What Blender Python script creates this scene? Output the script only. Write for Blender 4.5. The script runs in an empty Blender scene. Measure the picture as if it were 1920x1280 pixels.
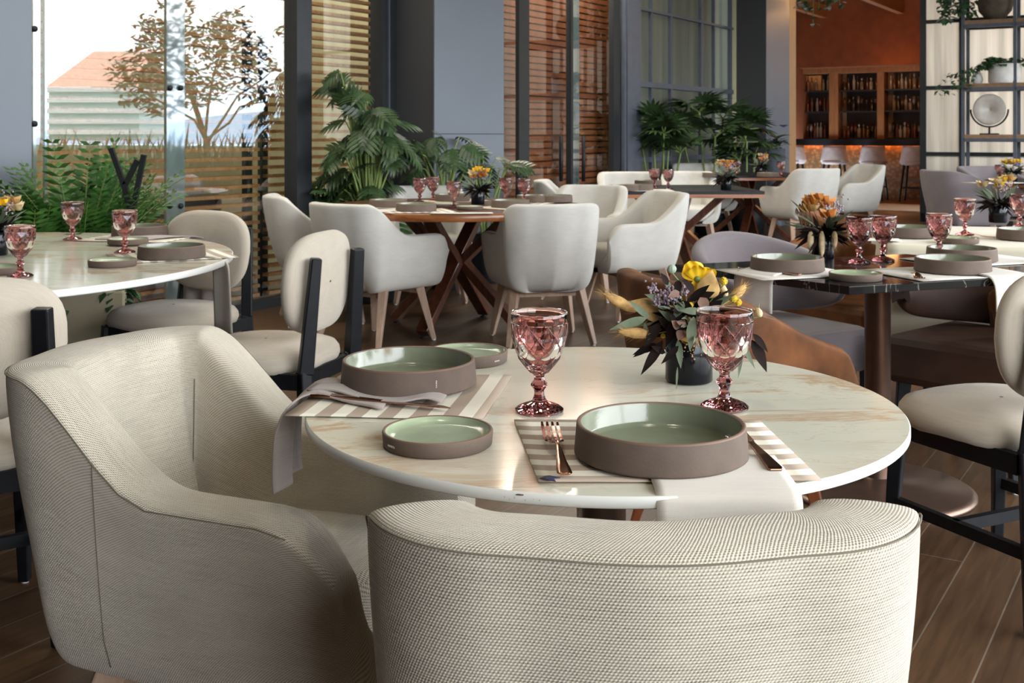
import bpy, math, random
from mathutils import Vector, Matrix
random.seed(11)
PI = math.pi
scene = bpy.context.scene
COL = scene.collection
# ------------------------------------------------------------------ camera
FPX, CAMH, HZ = 2090.0, 1.186, 252.0     # focal length in px, eye height, horizon row
cam_d = bpy.data.cameras.new('camera')
cam = bpy.data.objects.new('camera', cam_d); COL.objects.link(cam)
cam.location = (0, 0, CAMH); cam.rotation_euler = (PI/2, 0, 0)
cam_d.sensor_width = 36.0; cam_d.lens = FPX/1920*36.0
cam_d.shift_y = -(640-HZ)/1920
cam_d.clip_start = 0.05; cam_d.clip_end = 600
cam_d.dof.use_dof = True; cam_d.dof.focus_distance = 1.72; cam_d.dof.aperture_fstop = 16.0
scene.camera = cam
# ------------------------------------------------------------------ exposure
vs = scene.view_settings
vs.view_transform = 'Standard'; vs.look = 'None'; vs.gamma = 1.0; vs.exposure = 0.13; vs.use_curve_mapping = False
# ------------------------------------------------------------------ sky: bright overcast
world = bpy.data.worlds.new('overcast'); scene.world = world; world.use_nodes = True
wn = world.node_tree.nodes; wl = world.node_tree.links; wn.clear()
wo = wn.new('ShaderNodeOutputWorld'); wb = wn.new('ShaderNodeBackground')
wtc = wn.new('ShaderNodeTexCoord'); wsep = wn.new('ShaderNodeSeparateXYZ'); wr = wn.new('ShaderNodeValToRGB')
wl.new(wtc.outputs['Generated'], wsep.inputs[0]); wl.new(wsep.outputs['Z'], wr.inputs[0])
wr.color_ramp.elements[0].position = 0.0; wr.color_ramp.elements[0].color = (0.62, 0.78, 0.95, 1)
wr.color_ramp.elements[1].position = 0.10; wr.color_ramp.elements[1].color = (0.93, 0.97, 1.0, 1)
wl.new(wr.outputs[0], wb.inputs['Color']); wb.inputs['Strength'].default_value = 9.0
wl.new(wb.outputs[0], wo.inputs[0])

# ------------------------------------------------------------------ room frame
U = Vector((0.8476, -0.5306, 0)); V = Vector((0.5306, 0.8476, 0))   # across the room / along the window wall
L0 = Vector((-1.688, 7.67, 0))                                       # a point at the foot of the glass wall
ROT = math.atan2(V.y, V.x)                                           # V direction angle
def P(px, py, z=0.75):
    y = FPX*(CAMH-z)/(py-HZ); return Vector(((px-960)/FPX*y, y, z))
def D(px, y, z=0.0): return Vector(((px-960)/FPX*y, y, z))
def zat(py, y): return CAMH-(py-HZ)*y/FPX
def onwall(px, off=0.0):
    """point of the window wall (offset off into the room) seen in column px"""
    m = (px-960)/FPX; b = L0+U*off; t = (m*b.y-b.x)/(V.x-m*V.y); return b+V*t
def rw(s, o, z=0.0):
    """room coordinates: s along the window wall from L0, o into the room"""
    p = L0+V*s+U*o; return Vector((p.x, p.y, z))
def ws(p): return (Vector((p.x, p.y, 0))-L0).dot(V)
def wo_(p): return (Vector((p.x, p.y, 0))-L0).dot(U)

def area(name, loc, target, sx, sy, power, color, portal=False):
    l = bpy.data.lights.new(name, 'AREA'); l.shape = 'RECTANGLE'; l.size = sx; l.size_y = sy
    l.energy = power; l.color = color
    o = bpy.data.objects.new(name, l); COL.objects.link(o); o.location = loc
    o.rotation_euler = (Vector(target)-Vector(loc)).to_track_quat('-Z', 'Y').to_euler()
    if portal: l.cycles.is_portal = True
    return o
RW = 8.6             # room width (window wall to the open garden side)
SN, SF = -13.5, 10.25  # near / far ends along the wall, far end set below
CEIL = 3.75
# daylight through the open garden side (right) and the windows behind the camera
SG = -8.0           # the garden side is glazed from here to the partition
area('garden_side_portal', rw((SG+SF)/2, RW-0.02, 1.8), rw((SG+SF)/2, 0, 1.8), SF-SG, 3.5, 1.0, (1, 1, 1), True)
# warm spotlights over the tables
def spot(loc, target, power, size, color=(1.0, 0.86, 0.66), r=0.06):
    l = bpy.data.lights.new('ceiling_spot', 'SPOT'); l.energy = power; l.spot_size = math.radians(size); l.spot_blend = 0.7
    l.color = color; l.shadow_soft_size = r
    o = bpy.data.objects.new('ceiling_spot', l); COL.objects.link(o); o.location = loc
    o.rotation_euler = (Vector(target)-Vector(loc)).to_track_quat('-Z', 'Y').to_euler()
for (x, y, pw) in ((-0.3, 1.5, 120), (-2.0, 3.8, 90), (-0.3, 6.6, 110), (1.3, 9.0, 110), 
                   (1.3, 3.9, 70), (2.2, 5.2, 90), (0.6, 1.6, 50)):
    spot((x, y, CEIL-0.06), (x+0.05, y+0.1, 0), pw*0.35, 75, r=0.12)

# ------------------------------------------------------------------ material helpers
def new_mat(name):
    m = bpy.data.materials.new(name); m.use_nodes = True
    nt = m.node_tree; b = nt.nodes['Principled BSDF']; return m, nt, b
def N(nt, typ, **kw):
    n = nt.nodes.new(typ)
    for k, v in kw.items(): setattr(n, k, v)
    return n
def ramp(nt, stops, fac=None, interp='LINEAR'):
    r = N(nt, 'ShaderNodeValToRGB'); r.color_ramp.interpolation = interp
    e = r.color_ramp.elements
    while len(e) < len(stops): e.new(0.5)
    for i, (p, c) in enumerate(stops): e[i].position = p; e[i].color = (c[0], c[1], c[2], 1)
    if fac is not None: nt.links.new(fac, r.inputs[0])
    return r
def math_(nt, op, a, b=None, c=None):
    n = N(nt, 'ShaderNodeMath', operation=op)
    for i, x in enumerate((a, b, c)):
        if x is None: continue
        if isinstance(x, (int, float)): n.inputs[i].default_value = x
        else: nt.links.new(x, n.inputs[i])
    return n.outputs[0]
def coord(nt, kind='Object', scale=(1, 1, 1), rot=(0, 0, 0), loc=(0, 0, 0)):
    tc = N(nt, 'ShaderNodeTexCoord'); mp = N(nt, 'ShaderNodeMapping')
    mp.inputs['Scale'].default_value = scale; mp.inputs['Rotation'].default_value = rot; mp.inputs['Location'].default_value = loc
    nt.links.new(tc.outputs[kind], mp.inputs[0]); return mp.outputs[0]
def noise(nt, vec, scale, detail=3, rough=0.5, dist=0.0):
    n = N(nt, 'ShaderNodeTexNoise'); nt.links.new(vec, n.inputs['Vector'])
    n.inputs['Scale'].default_value = scale; n.inputs['Detail'].default_value = detail
    n.inputs['Roughness'].default_value = rough; n.inputs['Distortion'].default_value = dist
    return n.outputs['Fac']
def mixc(nt, fac, a, b):
    n = N(nt, 'ShaderNodeMix', data_type='RGBA')
    for i, x in ((0, fac), (6, a), (7, b)):
        if isinstance(x, (int, float)): n.inputs[i].default_value = x
        elif isinstance(x, tuple): n.inputs[i].default_value = (x[0], x[1], x[2], 1)
        else: nt.links.new(x, n.inputs[i])
    return n.outputs[2]
def bump(nt, b, h, strength, dist=0.001):
    n = N(nt, 'ShaderNodeBump'); n.inputs['Strength'].default_value = strength; n.inputs['Distance'].default_value = dist
    nt.links.new(h, n.inputs['Height']); nt.links.new(n.outputs[0], b.inputs['Normal'])
def simple(name, col, rough=0.5, metal=0.0, var=0.12, nscale=12.0, bmp=0.0, spec=0.5, coat=0.0):
    m, nt, b = new_mat(name)
    v = coord(nt); f = noise(nt, v, nscale, 4)
    c2 = tuple(max(0, x*(1-var)) for x in col); c3 = tuple(min(1, x*(1+var)) for x in col)
    nt.links.new(ramp(nt, [(0.3, c2), (0.7, c3)], f).outputs[0], b.inputs['Base Color'])
    b.inputs['Roughness'].default_value = rough; b.inputs['Metallic'].default_value = metal
    b.inputs['Specular IOR Level'].default_value = spec; b.inputs['Coat Weight'].default_value = coat
    if bmp: bump(nt, b, noise(nt, v, nscale*8, 3), bmp, 0.002)
    return m
def fabric(name, light, dark, pitch=0.0034, bmp=0.6, contrast=1.0, twill=True, rough=0.95):
    """woven upholstery: staggered rows of dark pin holes, laid out in UV metres"""
    m, nt, b = new_mat(name)
    tc = N(nt, 'ShaderNodeTexCoord'); sp = N(nt, 'ShaderNodeSeparateXYZ'); nt.links.new(tc.outputs['UV'], sp.inputs[0])
    u, v = sp.outputs[0], sp.outputs[1]
    k = 2*PI/pitch
    n0 = noise(nt, tc.outputs['UV'], 60, 3)
    uu = math_(nt, 'ADD', math_(nt, 'MULTIPLY', u, k), math_(nt, 'MULTIPLY', n0, 2.0))
    vv = math_(nt, 'ADD', math_(nt, 'MULTIPLY', v, k*1.25), math_(nt, 'MULTIPLY', n0, 1.2))
    a = math_(nt, 'SINE', math_(nt, 'ADD', uu, math_(nt, 'MULTIPLY', vv, 0.5 if twill else 0.0)))
    c = math_(nt, 'SINE', vv)
    h = math_(nt, 'ADD', math_(nt, 'MULTIPLY', a, 0.5), math_(nt, 'MULTIPLY', c, 0.5))    # -1..1
    big = noise(nt, tc.outputs['UV'], 9, 4)
    mpv = N(nt, 'ShaderNodeMapping'); mpv.inputs['Scale'].default_value = (12, 260, 1); nt.links.new(tc.outputs['UV'], mpv.inputs[0])
    streak = noise(nt, mpv.outputs[0], 1.0, 2)
    n2 = noise(nt, tc.outputs['UV'], 130, 2)
    f = math_(nt, 'ADD', math_(nt, 'MULTIPLY', math_(nt, 'MULTIPLY', h, math_(nt, 'MULTIPLY', n2, 2.0)), 0.42*contrast), math_(nt, 'MULTIPLY', math_(nt, 'ADD', big, streak), 0.30))
    r = ramp(nt, [(0.0, dark), (0.22, tuple((x*0.55+y*0.45) for x, y in zip(dark, light))), (0.55, light)], math_(nt, 'ADD', f, 0.10))
    nt.links.new(r.outputs[0], b.inputs['Base Color']); b.inputs['Roughness'].default_value = rough
    b.inputs['Specular IOR Level'].default_value = 0.15
    b.inputs['Sheen Weight'].default_value = 0.25; b.inputs['Sheen Roughness'].default_value = 0.5
    bump(nt, b, h, bmp, 0.0008)
    return m
def wood(name, c1, c2, scale=6.0, rough=0.5, axis=2, coat=0.0):
    m, nt, b = new_mat(name)
    s = [14, 14, 14]; s[axis] = 1.2
    v = coord(nt, scale=tuple(s)); f = noise(nt, v, scale*0.5, 5, 0.6, 0.6)
    nt.links.new(ramp(nt, [(0.3, c1), (0.7, c2)], f).outputs[0], b.inputs['Base Color'])
    b.inputs['Roughness'].default_value = rough; b.inputs['Coat Weight'].default_value = coat
    b.inputs['Coat Roughness'].default_value = 0.15
    bump(nt, b, f, 0.15, 0.001); return m

M = {}
M['linen'] = fabric('pale_woven_upholstery', (0.66, 0.59, 0.48), (0.13, 0.11, 0.08), 0.0041, 0.7, 0.85)
M['linen_far'] = fabric('off_white_upholstery', (0.61, 0.585, 0.54), (0.31, 0.29, 0.26), 0.004, 0.2, 0.4)
M['oat'] = fabric('oatmeal_linen', (0.56, 0.49, 0.40), (0.28, 0.23, 0.18), 0.003, 0.3, 0.5)
M['grey_velvet'] = fabric('mauve_grey_velvet', (0.215, 0.185, 0.195), (0.13, 0.11, 0.115), 0.002, 0.05, 0.2)
M['leather'] = simple('brown_suede_leather', (0.155, 0.058, 0.020), 0.7, 0, 0.45, 9.0, 0.1, 0.25)
M['leather_dark'] = simple('dark_brown_leather', (0.05, 0.02, 0.011), 0.6, 0, 0.3, 7.0, 0.1)
M['seam'] = simple('seam_thread', (0.16, 0.14, 0.105), 0.9)
M['ash'] = wood('pinkish_ash_wood', (0.30, 0.19, 0.13), (0.43, 0.29, 0.21), rough=0.55)
M['black_wood'] = simple('black_stained_wood', (0.006, 0.0065, 0.009), 0.42, 0, 0.3, 30, 0, 0.25)
M['walnut'] = wood('red_walnut', (0.045, 0.013, 0.007), (0.14, 0.042, 0.018), rough=0.35, coat=0.3)
M['walnut_edge'] = wood('polished_walnut_edge', (0.16, 0.045, 0.012), (0.36, 0.13, 0.04), rough=0.3, axis=0, coat=0.3)
M['orange_wood'] = wood('orange_brown_wood', (0.13, 0.035, 0.012), (0.22, 0.065, 0.022), rough=0.4)
M['glide'] = simple('white_floor_glide', (0.6, 0.6, 0.6), 0.4)
M['bronze'] = simple('brushed_bronze_metal', (0.20, 0.13, 0.10), 0.36, 0.85, 0.08, 20)
M['black_metal'] = simple('black_metal', (0.012, 0.013, 0.015), 0.5, 0.0, 0.1, 12, 0, 0.25)
M['clay'] = simple('mauve_brown_unglazed_clay', (0.118, 0.083, 0.064), 0.8, 0, 0.10, 30, 0.15)
M['rim'] = simple('dark_clay_rim', (0.17, 0.10, 0.07), 0.6)
M['glaze'] = simple('sage_green_glaze', (0.19, 0.21, 0.145), 0.14, 0, 0.06, 40, 0.05, 0.7)
M['glaze_pale'] = simple('pale_celadon_glaze', (0.33, 0.39, 0.26), 0.20, 0, 0.06, 40, 0.05, 0.7)
M['copper'] = simple('polished_copper_cutlery', (0.55, 0.27, 0.17), 0.14, 1.0, 0.05)
M['copper_dark'] = simple('dark_copper_knife', (0.30, 0.16, 0.11), 0.18, 1.0, 0.05)
M['napkin'] = fabric('natural_linen_napkin', (0.74, 0.69, 0.62), (0.50, 0.46, 0.40), 0.0014, 0.2, 0.4, False)
M['napkin_mauve'] = fabric('mauve_grey_napkin', (0.40, 0.34, 0.31), (0.24, 0.20, 0.18), 0.0014, 0.2, 0.4, False)
M['cloth'] = fabric('cream_tablecloth', (0.72, 0.66, 0.52), (0.55, 0.50, 0.38), 0.002, 0.1, 0.3, False)
M['navy'] = simple('navy_ribbon', (0.01, 0.015, 0.07), 0.6)
M['white'] = simple('white_print', (0.75, 0.72, 0.68), 0.6)
M['black_glaze'] = simple('black_glazed_ceramic', (0.004, 0.0045, 0.007), 0.12, 0, 0.3, 30, 0, 0.30)
M['white_pot'] = simple('white_ceramic_pot', (0.78, 0.74, 0.70), 0.5)
M['beige_pot'] = simple('beige_planter', (0.45, 0.39, 0.27), 0.7, 0, 0.06)
M['col_grey'] = simple('blue_grey_painted_panel', (0.16, 0.18, 0.215), 0.42, 0, 0.03, 3)
M['clad_dark'] = simple('charcoal_cladding', (0.040, 0.040, 0.044), 0.5, 0, 0.05, 3)  # pier side tone with shade put into the colour
M['frame_dark'] = simple('dark_window_frame', (0.022, 0.025, 0.028), 0.4, 0.2)
M['frame_grey'] = simple('grey_blue_frame', (0.085, 0.095, 0.12), 0.4)
M['slat'] = wood('warm_timber_slat', (0.30, 0.13, 0.04), (0.50, 0.25, 0.09), rough=0.5, axis=0)
M['slat_red'] = wood('red_brown_timber_slat', (0.18, 0.055, 0.018), (0.30, 0.10, 0.035), rough=0.45, axis=0)
M['olive_wall'] = simple('olive_plaster', (0.44, 0.39, 0.22), 0.9, 0, 0.05)
M['terrace'] = simple('terrace_floor', (0.16, 0.14, 0.12), 0.8)
M['plaster'] = simple('warm_plaster', (0.40, 0.34, 0.28), 0.9, 0, 0.05)
M['ceil'] = simple('dark_ceiling', (0.22, 0.19, 0.16), 0.9)
M['shelf_wood'] = wood('shelf_board_wood', (0.20, 0.11, 0.06), (0.33, 0.19, 0.10), rough=0.5, axis=0)
M['jamb'] = wood('light_oak_jamb', (0.40, 0.23, 0.11), (0.50, 0.31, 0.16), rough=0.55)
M['plate_cream'] = simple('cream_plate', (0.62, 0.56, 0.50), 0.4)
M['bar_wall'] = simple('burnt_orange_wall', (0.20, 0.045, 0.007), 0.8, 0, 0.15, 5)
M['bar_wood'] = wood('bar_cabinet_wood', (0.20, 0.07, 0.02), (0.36, 0.14, 0.045), rough=0.5)
M['bar_dark'] = simple('bar_shelf_backing', (0.012, 0.006, 0.004), 0.5)
M['stool'] = simple('taupe_stool_fabric', (0.36, 0.28, 0.25), 0.8)
M['green_fern'] = simple('fern_green', (0.032, 0.10, 0.014), 0.5, 0, 0.5, 18)
M['green_phil'] = simple('philodendron_green', (0.030, 0.062, 0.020), 0.42, 0, 0.5, 12)
M['green_palm'] = simple('palm_green', (0.030, 0.06, 0.018), 0.5, 0, 0.5, 14)
M['green_ivy'] = simple('ivy_green', (0.05, 0.12, 0.045), 0.5, 0, 0.4, 25)
M['stem'] = simple('pale_green_stem', (0.17, 0.24, 0.06), 0.5, 0, 0.2)
M['eucalyptus'] = simple('grey_green_leaf', (0.13, 0.165, 0.105), 0.7, 0, 0.25, 40)
M['dark_leaf'] = simple('dark_burgundy_leaf', (0.013, 0.007, 0.006), 0.85, 0, 0.5, 30, 0, 0.2)
M['dusty_leaf'] = simple('dusty_brown_leaf', (0.18, 0.095, 0.065), 0.6, 0, 0.3, 40)
M['straw'] = simple('golden_dried_grass', (0.52, 0.32, 0.12), 0.9, 0, 0.3, 60)
M['straw_pale'] = simple('pale_dried_flower', (0.62, 0.48, 0.28), 0.9, 0, 0.25, 60)
M['lilac'] = simple('lilac_berries', (0.33, 0.25, 0.32), 0.7, 0, 0.3, 120)
M['yellow'] = simple('yellow_petal', (0.85, 0.52, 0.01), 0.55, 0, 0.12, 40)
M['mustard'] = simple('mustard_billy_button', (0.60, 0.40, 0.03), 0.9, 0, 0.3, 200)
M['orange_fl'] = simple('orange_dried_petal', (0.60, 0.25, 0.06), 0.7, 0, 0.3, 40)
M['pod'] = simple('pale_green_seed_pod', (0.33, 0.42, 0.32), 0.7, 0, 0.2, 40)
M['bark'] = simple('grey_bark', (0.10, 0.075, 0.05), 0.9, 0, 0.3)
M['tree_leaf'] = simple('dark_tree_leaf', (0.012, 0.020, 0.008), 0.8, 0, 0.5, 3)
M['roof'] = simple('terracotta_roof', (0.74, 0.42, 0.33), 0.9, 0, 0.08, 2)
M['facade'] = simple('white_facade', (0.75, 0.80, 0.80), 0.8)
M['facade_glass'] = simple('teal_facade_glass', (0.42, 0.58, 0.58), 0.3)
M['hill'] = simple('hazy_blue_hill', (0.45, 0.55, 0.68), 1.0, 0, 0.1, 0.02)
M['lawn'] = simple('garden_ground', (0.05, 0.06, 0.03), 1.0)
M['red_box'] = simple('red_call_point', (0.5, 0.02, 0.01), 0.5)

def m_marble():
    m, nt, b = new_mat('cream_marble_with_tan_veins')
    v = coord(nt, scale=(1.0, 3.4, 1.0), rot=(0, 0, math.radians(-16)), loc=(0.35, 0.2, 0))
    warp = noise(nt, v, 1.7, 3, 0.5, 0.6)
    base = mixc(nt, noise(nt, v, 2.2, 4), (0.66, 0.67, 0.55), (0.80, 0.77, 0.66))
    # wide tan bands with feathered streaks
    f = noise(nt, v, 1.9, 7, 0.68, 0.9)
    band = ramp(nt, [(0.48, (0, 0, 0)), (0.53, (1, 1, 1)), (0.57, (0.4, 0.4, 0.4)), (0.60, (0.8, 0.8, 0.8)), (0.67, (0, 0, 0))], f).outputs[0]
    mask = ramp(nt, [(0.42, (0, 0, 0)), (0.60, (1, 1, 1))], noise(nt, coord(nt, loc=(5.2, 1.9, 0)), 2.1, 2)).outputs[0]
    mul = N(nt, 'ShaderNodeMix', data_type='RGBA', blend_type='MULTIPLY'); mul.inputs[0].default_value = 1
    nt.links.new(band, mul.inputs[6]); nt.links.new(mask, mul.inputs[7])
    c = mixc(nt, math_(nt, 'MULTIPLY', mul.outputs[2], 0.75), base, (0.56, 0.34, 0.18))
    f2 = noise(nt, v, 3.6, 6, 0.6, 0.7)
    thin = ramp(nt, [(0.495, (0, 0, 0)), (0.503, (0.28, 0.28, 0.28)), (0.512, (0, 0, 0))], f2).outputs[0]
    c = mixc(nt, thin, c, (0.40, 0.26, 0.16))
    nt.links.new(c, b.inputs['Base Color']); b.inputs['Roughness'].default_value = 0.12
    return m
M['marble'] = m_marble()
def m_edge():
    m, nt, b = new_mat('white_marble_edge')
    b.inputs['Base Color'].default_value = (0.78, 0.78, 0.74, 1); b.inputs['Roughness'].default_value = 0.35
    return m
M['marble_edge'] = m_edge()
def m_black_marble():
    m, nt, b = new_mat('black_marble')
    v = coord(nt, scale=(1, 1, 1)); f = noise(nt, v, 3.0, 5, 0.6, 1.5)
    c = ramp(nt, [(0.49, (0.012, 0.011, 0.012)), (0.5, (0.20, 0.18, 0.16)), (0.51, (0.012, 0.011, 0.012))], f).outputs[0]
    nt.links.new(c, b.inputs['Base Color']); b.inputs['Roughness'].default_value = 0.08; b.inputs['Specular IOR Level'].default_value = 0.22
    return m
M['black_marble'] = m_black_marble()
def m_floor():
    m, nt, b = new_mat('dark_timber_look_floor')
    tc = N(nt, 'ShaderNodeTexCoord'); mp = N(nt, 'ShaderNodeMapping'); mp.inputs['Rotation'].default_value = (0, 0, -ROT)
    nt.links.new(tc.outputs['Object'], mp.inputs[0])
    br = N(nt, 'ShaderNodeTexBrick'); nt.links.new(mp.outputs[0], br.inputs['Vector'])
    br.inputs['Scale'].default_value = 1.0; br.inputs['Brick Width'].default_value = 1.25; br.inputs['Row Height'].default_value = 0.145
    br.inputs['Mortar Size'].default_value = 0.0022; br.inputs['Mortar Smooth'].default_value = 0.1
    br.inputs['Color1'].default_value = (0.105, 0.058, 0.030, 1); br.inputs['Color2'].default_value = (0.068, 0.038, 0.021, 1)
    br.inputs['Mortar'].default_value = (0.16, 0.125, 0.095, 1); br.offset = 0.37
    mp2 = N(nt, 'ShaderNodeMapping'); mp2.inputs['Scale'].default_value = (1.2, 16, 1); nt.links.new(mp.outputs[0], mp2.inputs[0])
    g = noise(nt, mp2.outputs[0], 3.0, 6, 0.65, 0.4)
    gr = ramp(nt, [(0.30, (0.62, 0.62, 0.62)), (0.7, (1.30, 1.25, 1.2))], g).outputs[0]
    mul = N(nt, 'ShaderNodeMix', data_type='RGBA', blend_type='MULTIPLY'); mul.inputs[0].default_value = 1
    nt.links.new(br.outputs['Color'], mul.inputs[6]); nt.links.new(gr, mul.inputs[7])
    nt.links.new(mul.outputs[2], b.inputs['Base Color']); b.inputs['Roughness'].default_value = 0.36
    b.inputs['Specular IOR Level'].default_value = 0.25
    bump(nt, b, math_(nt, 'SUBTRACT', g, math_(nt, 'MULTIPLY', br.outputs['Fac'], 2.0)), 0.15, 0.002)
    return m
M['floor'] = m_floor()
def m_stripe():
    m, nt, b = new_mat('cream_and_taupe_striped_linen')
    tc = N(nt, 'ShaderNodeTexCoord'); sp = N(nt, 'ShaderNodeSeparateXYZ'); nt.links.new(tc.outputs['UV'], sp.inputs[0])
    s = math_(nt, 'FRACT', math_(nt, 'DIVIDE', sp.outputs[1], 0.0485))
    st = ramp(nt, [(0.0, (0, 0, 0)), (0.47, (0, 0, 0)), (0.51, (1, 1, 1)), (0.97, (1, 1, 1)), (1.0, (0, 0, 0))], s).outputs[0]
    n1 = noise(nt, tc.outputs['UV'], 700, 2)
    c = mixc(nt, st, (0.44, 0.345, 0.27), (0.88, 0.85, 0.73))
    c = mixc(nt, math_(nt, 'MULTIPLY', n1, 0.22), c, (0.55, 0.50, 0.42))
    nt.links.new(c, b.inputs['Base Color']); b.inputs['Roughness'].default_value = 0.95
    bump(nt, b, n1, 0.25, 0.0006); return m
M['stripe'] = m_stripe()
def m_glass(name, ior, tint=(1, 1, 1)):
    """window pane: see-through with mirror reflection"""
    m, nt, b = new_mat(name); nt.nodes.remove(b)
    out = nt.nodes['Material Output']
    tr = N(nt, 'ShaderNodeBsdfTransparent'); gl = N(nt, 'ShaderNodeBsdfGlossy'); fr = N(nt, 'ShaderNodeFresnel'); mx = N(nt, 'ShaderNodeMixShader')
    tr.inputs[0].default_value = (*tint, 1); gl.inputs['Roughness'].default_value = 0.0; gl.inputs['Color'].default_value = (0.97, 1, 1, 1)
    fr.inputs['IOR'].default_value = ior
    nt.links.new(fr.outputs[0], mx.inputs[0]); nt.links.new(tr.outputs[0], mx.inputs[1]); nt.links.new(gl.outputs[0], mx.inputs[2])
    nt.links.new(mx.outputs[0], out.inputs[0]); return m
M['pane_door'] = m_glass('brown_door_glass', 1.75, (0.92, 0.93, 0.90))
M['pane'] = m_glass('clear_reflective_glass', 2.1, (0.90, 0.94, 0.92))
M['stile'] = simple('grey_green_glass_fin', (0.105, 0.135, 0.130), 0.03, 0, 0.08, 4, 0, 1.0, 0.6)
M['stile'].node_tree.nodes['Principled BSDF'].inputs['IOR'].default_value = 1.9
def m_goblet():
    m, nt, b = new_mat('rose_pressed_glass')
    b.inputs['Roughness'].default_value = 0.0
    b.inputs['IOR'].default_value = 1.5; b.inputs['Transmission Weight'].default_value = 1.0
    tc = N(nt, 'ShaderNodeTexCoord'); sp = N(nt, 'ShaderNodeSeparateXYZ'); nt.links.new(tc.outputs['Object'], sp.inputs[0])
    h = math_(nt, 'MULTIPLY', sp.outputs[2], 6.0)      # solid stem is a deeper rose than the thin bowl
    nt.links.new(ramp(nt, [(0.0, (0.62, 0.24, 0.25)), (0.33, (0.66, 0.27, 0.28)), (0.42, (0.74, 0.43, 0.41)), (0.8, (0.79, 0.51, 0.49)), (0.95, (0.72, 0.45, 0.43))], h).outputs[0], b.inputs['Base Color'])
    return m
M['rose'] = m_goblet()
def m_ridge():
    m, nt, b = new_mat('deep_rose_glass_ridge')
    b.inputs['Roughness'].default_value = 0.05; b.inputs['IOR'].default_value = 1.5; b.inputs['Transmission Weight'].default_value = 0.6
    f = noise(nt, coord(nt), 40, 2)
    nt.links.new(ramp(nt, [(0.3, (0.34, 0.13, 0.14)), (0.7, (0.48, 0.22, 0.22))], f).outputs[0], b.inputs['Base Color']); return m
M['ridge'] = m_ridge()
def m_fluted(name, col, trans):
    m, nt, b = new_mat(name); out = nt.nodes['Material Output']
    tc = N(nt, 'ShaderNodeTexCoord'); sp = N(nt, 'ShaderNodeSeparateXYZ'); nt.links.new(tc.outputs['UV'], sp.inputs[0])
    w = math_(nt, 'SINE', math_(nt, 'MULTIPLY', sp.outputs[0], 2*PI/0.03))
    mpv = N(nt, 'ShaderNodeMapping'); mpv.inputs['Scale'].default_value = (5.0, 0.25, 1); nt.links.new(tc.outputs['UV'], mpv.inputs[0])
    blot = noise(nt, mpv.outputs[0], 1.5, 3)
    c2 = tuple(x*0.62 for x in col)
    cc = ramp(nt, [(0.35, c2), (0.65, col)], blot).outputs[0]
    nt.links.new(cc, b.inputs['Base Color']); b.inputs['Roughness'].default_value = 0.3
    bump(nt, b, w, 0.5, 0.004)
    tl = N(nt, 'ShaderNodeBsdfTranslucent'); nt.links.new(cc, tl.inputs[0])
    mx = N(nt, 'ShaderNodeMixShader'); mx.inputs[0].default_value = trans
    nt.links.new(b.outputs[0], mx.inputs[1]); nt.links.new(tl.outputs[0], mx.inputs[2]); nt.links.new(mx.outputs[0], out.inputs[0])
    return m
M['fluted'] = m_fluted('fluted_frosted_glass', (0.70, 0.69, 0.63), 0.75)
M['fluted_grey'] = m_fluted('grey_green_fluted_glass', (0.17, 0.175, 0.135), 0.15)
def m_emit(name, col, s):
    m, nt, b = new_mat(name); b.inputs['Base Color'].default_value = (*col, 1)
    b.inputs['Emission Color'].default_value = (*col, 1); b.inputs['Emission Strength'].default_value = s; return m
M['led'] = m_emit('amber_led_strip', (1.0, 0.30, 0.03), 30.0)
M['lamp'] = m_emit('warm_lamp', (1.0, 0.75, 0.45), 8.0)
def bottle_mat(name, col, rough=0.15):
    m, nt, b = new_mat(name); b.inputs['Base Color'].default_value = (*col, 1); b.inputs['Roughness'].default_value = rough
    b.inputs['Specular IOR Level'].default_value = 0.8; return m
M['btl'] = [bottle_mat('amber_bottle_glass', (0.13, 0.045, 0.01)), bottle_mat('clear_bottle_glass', (0.22, 0.16, 0.11)),
            bottle_mat('dark_bottle_glass', (0.04, 0.02, 0.01)), bottle_mat('red_bottle_glass', (0.13, 0.025, 0.01)),
            bottle_mat('pale_bottle_glass', (0.36, 0.31, 0.26))]

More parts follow.
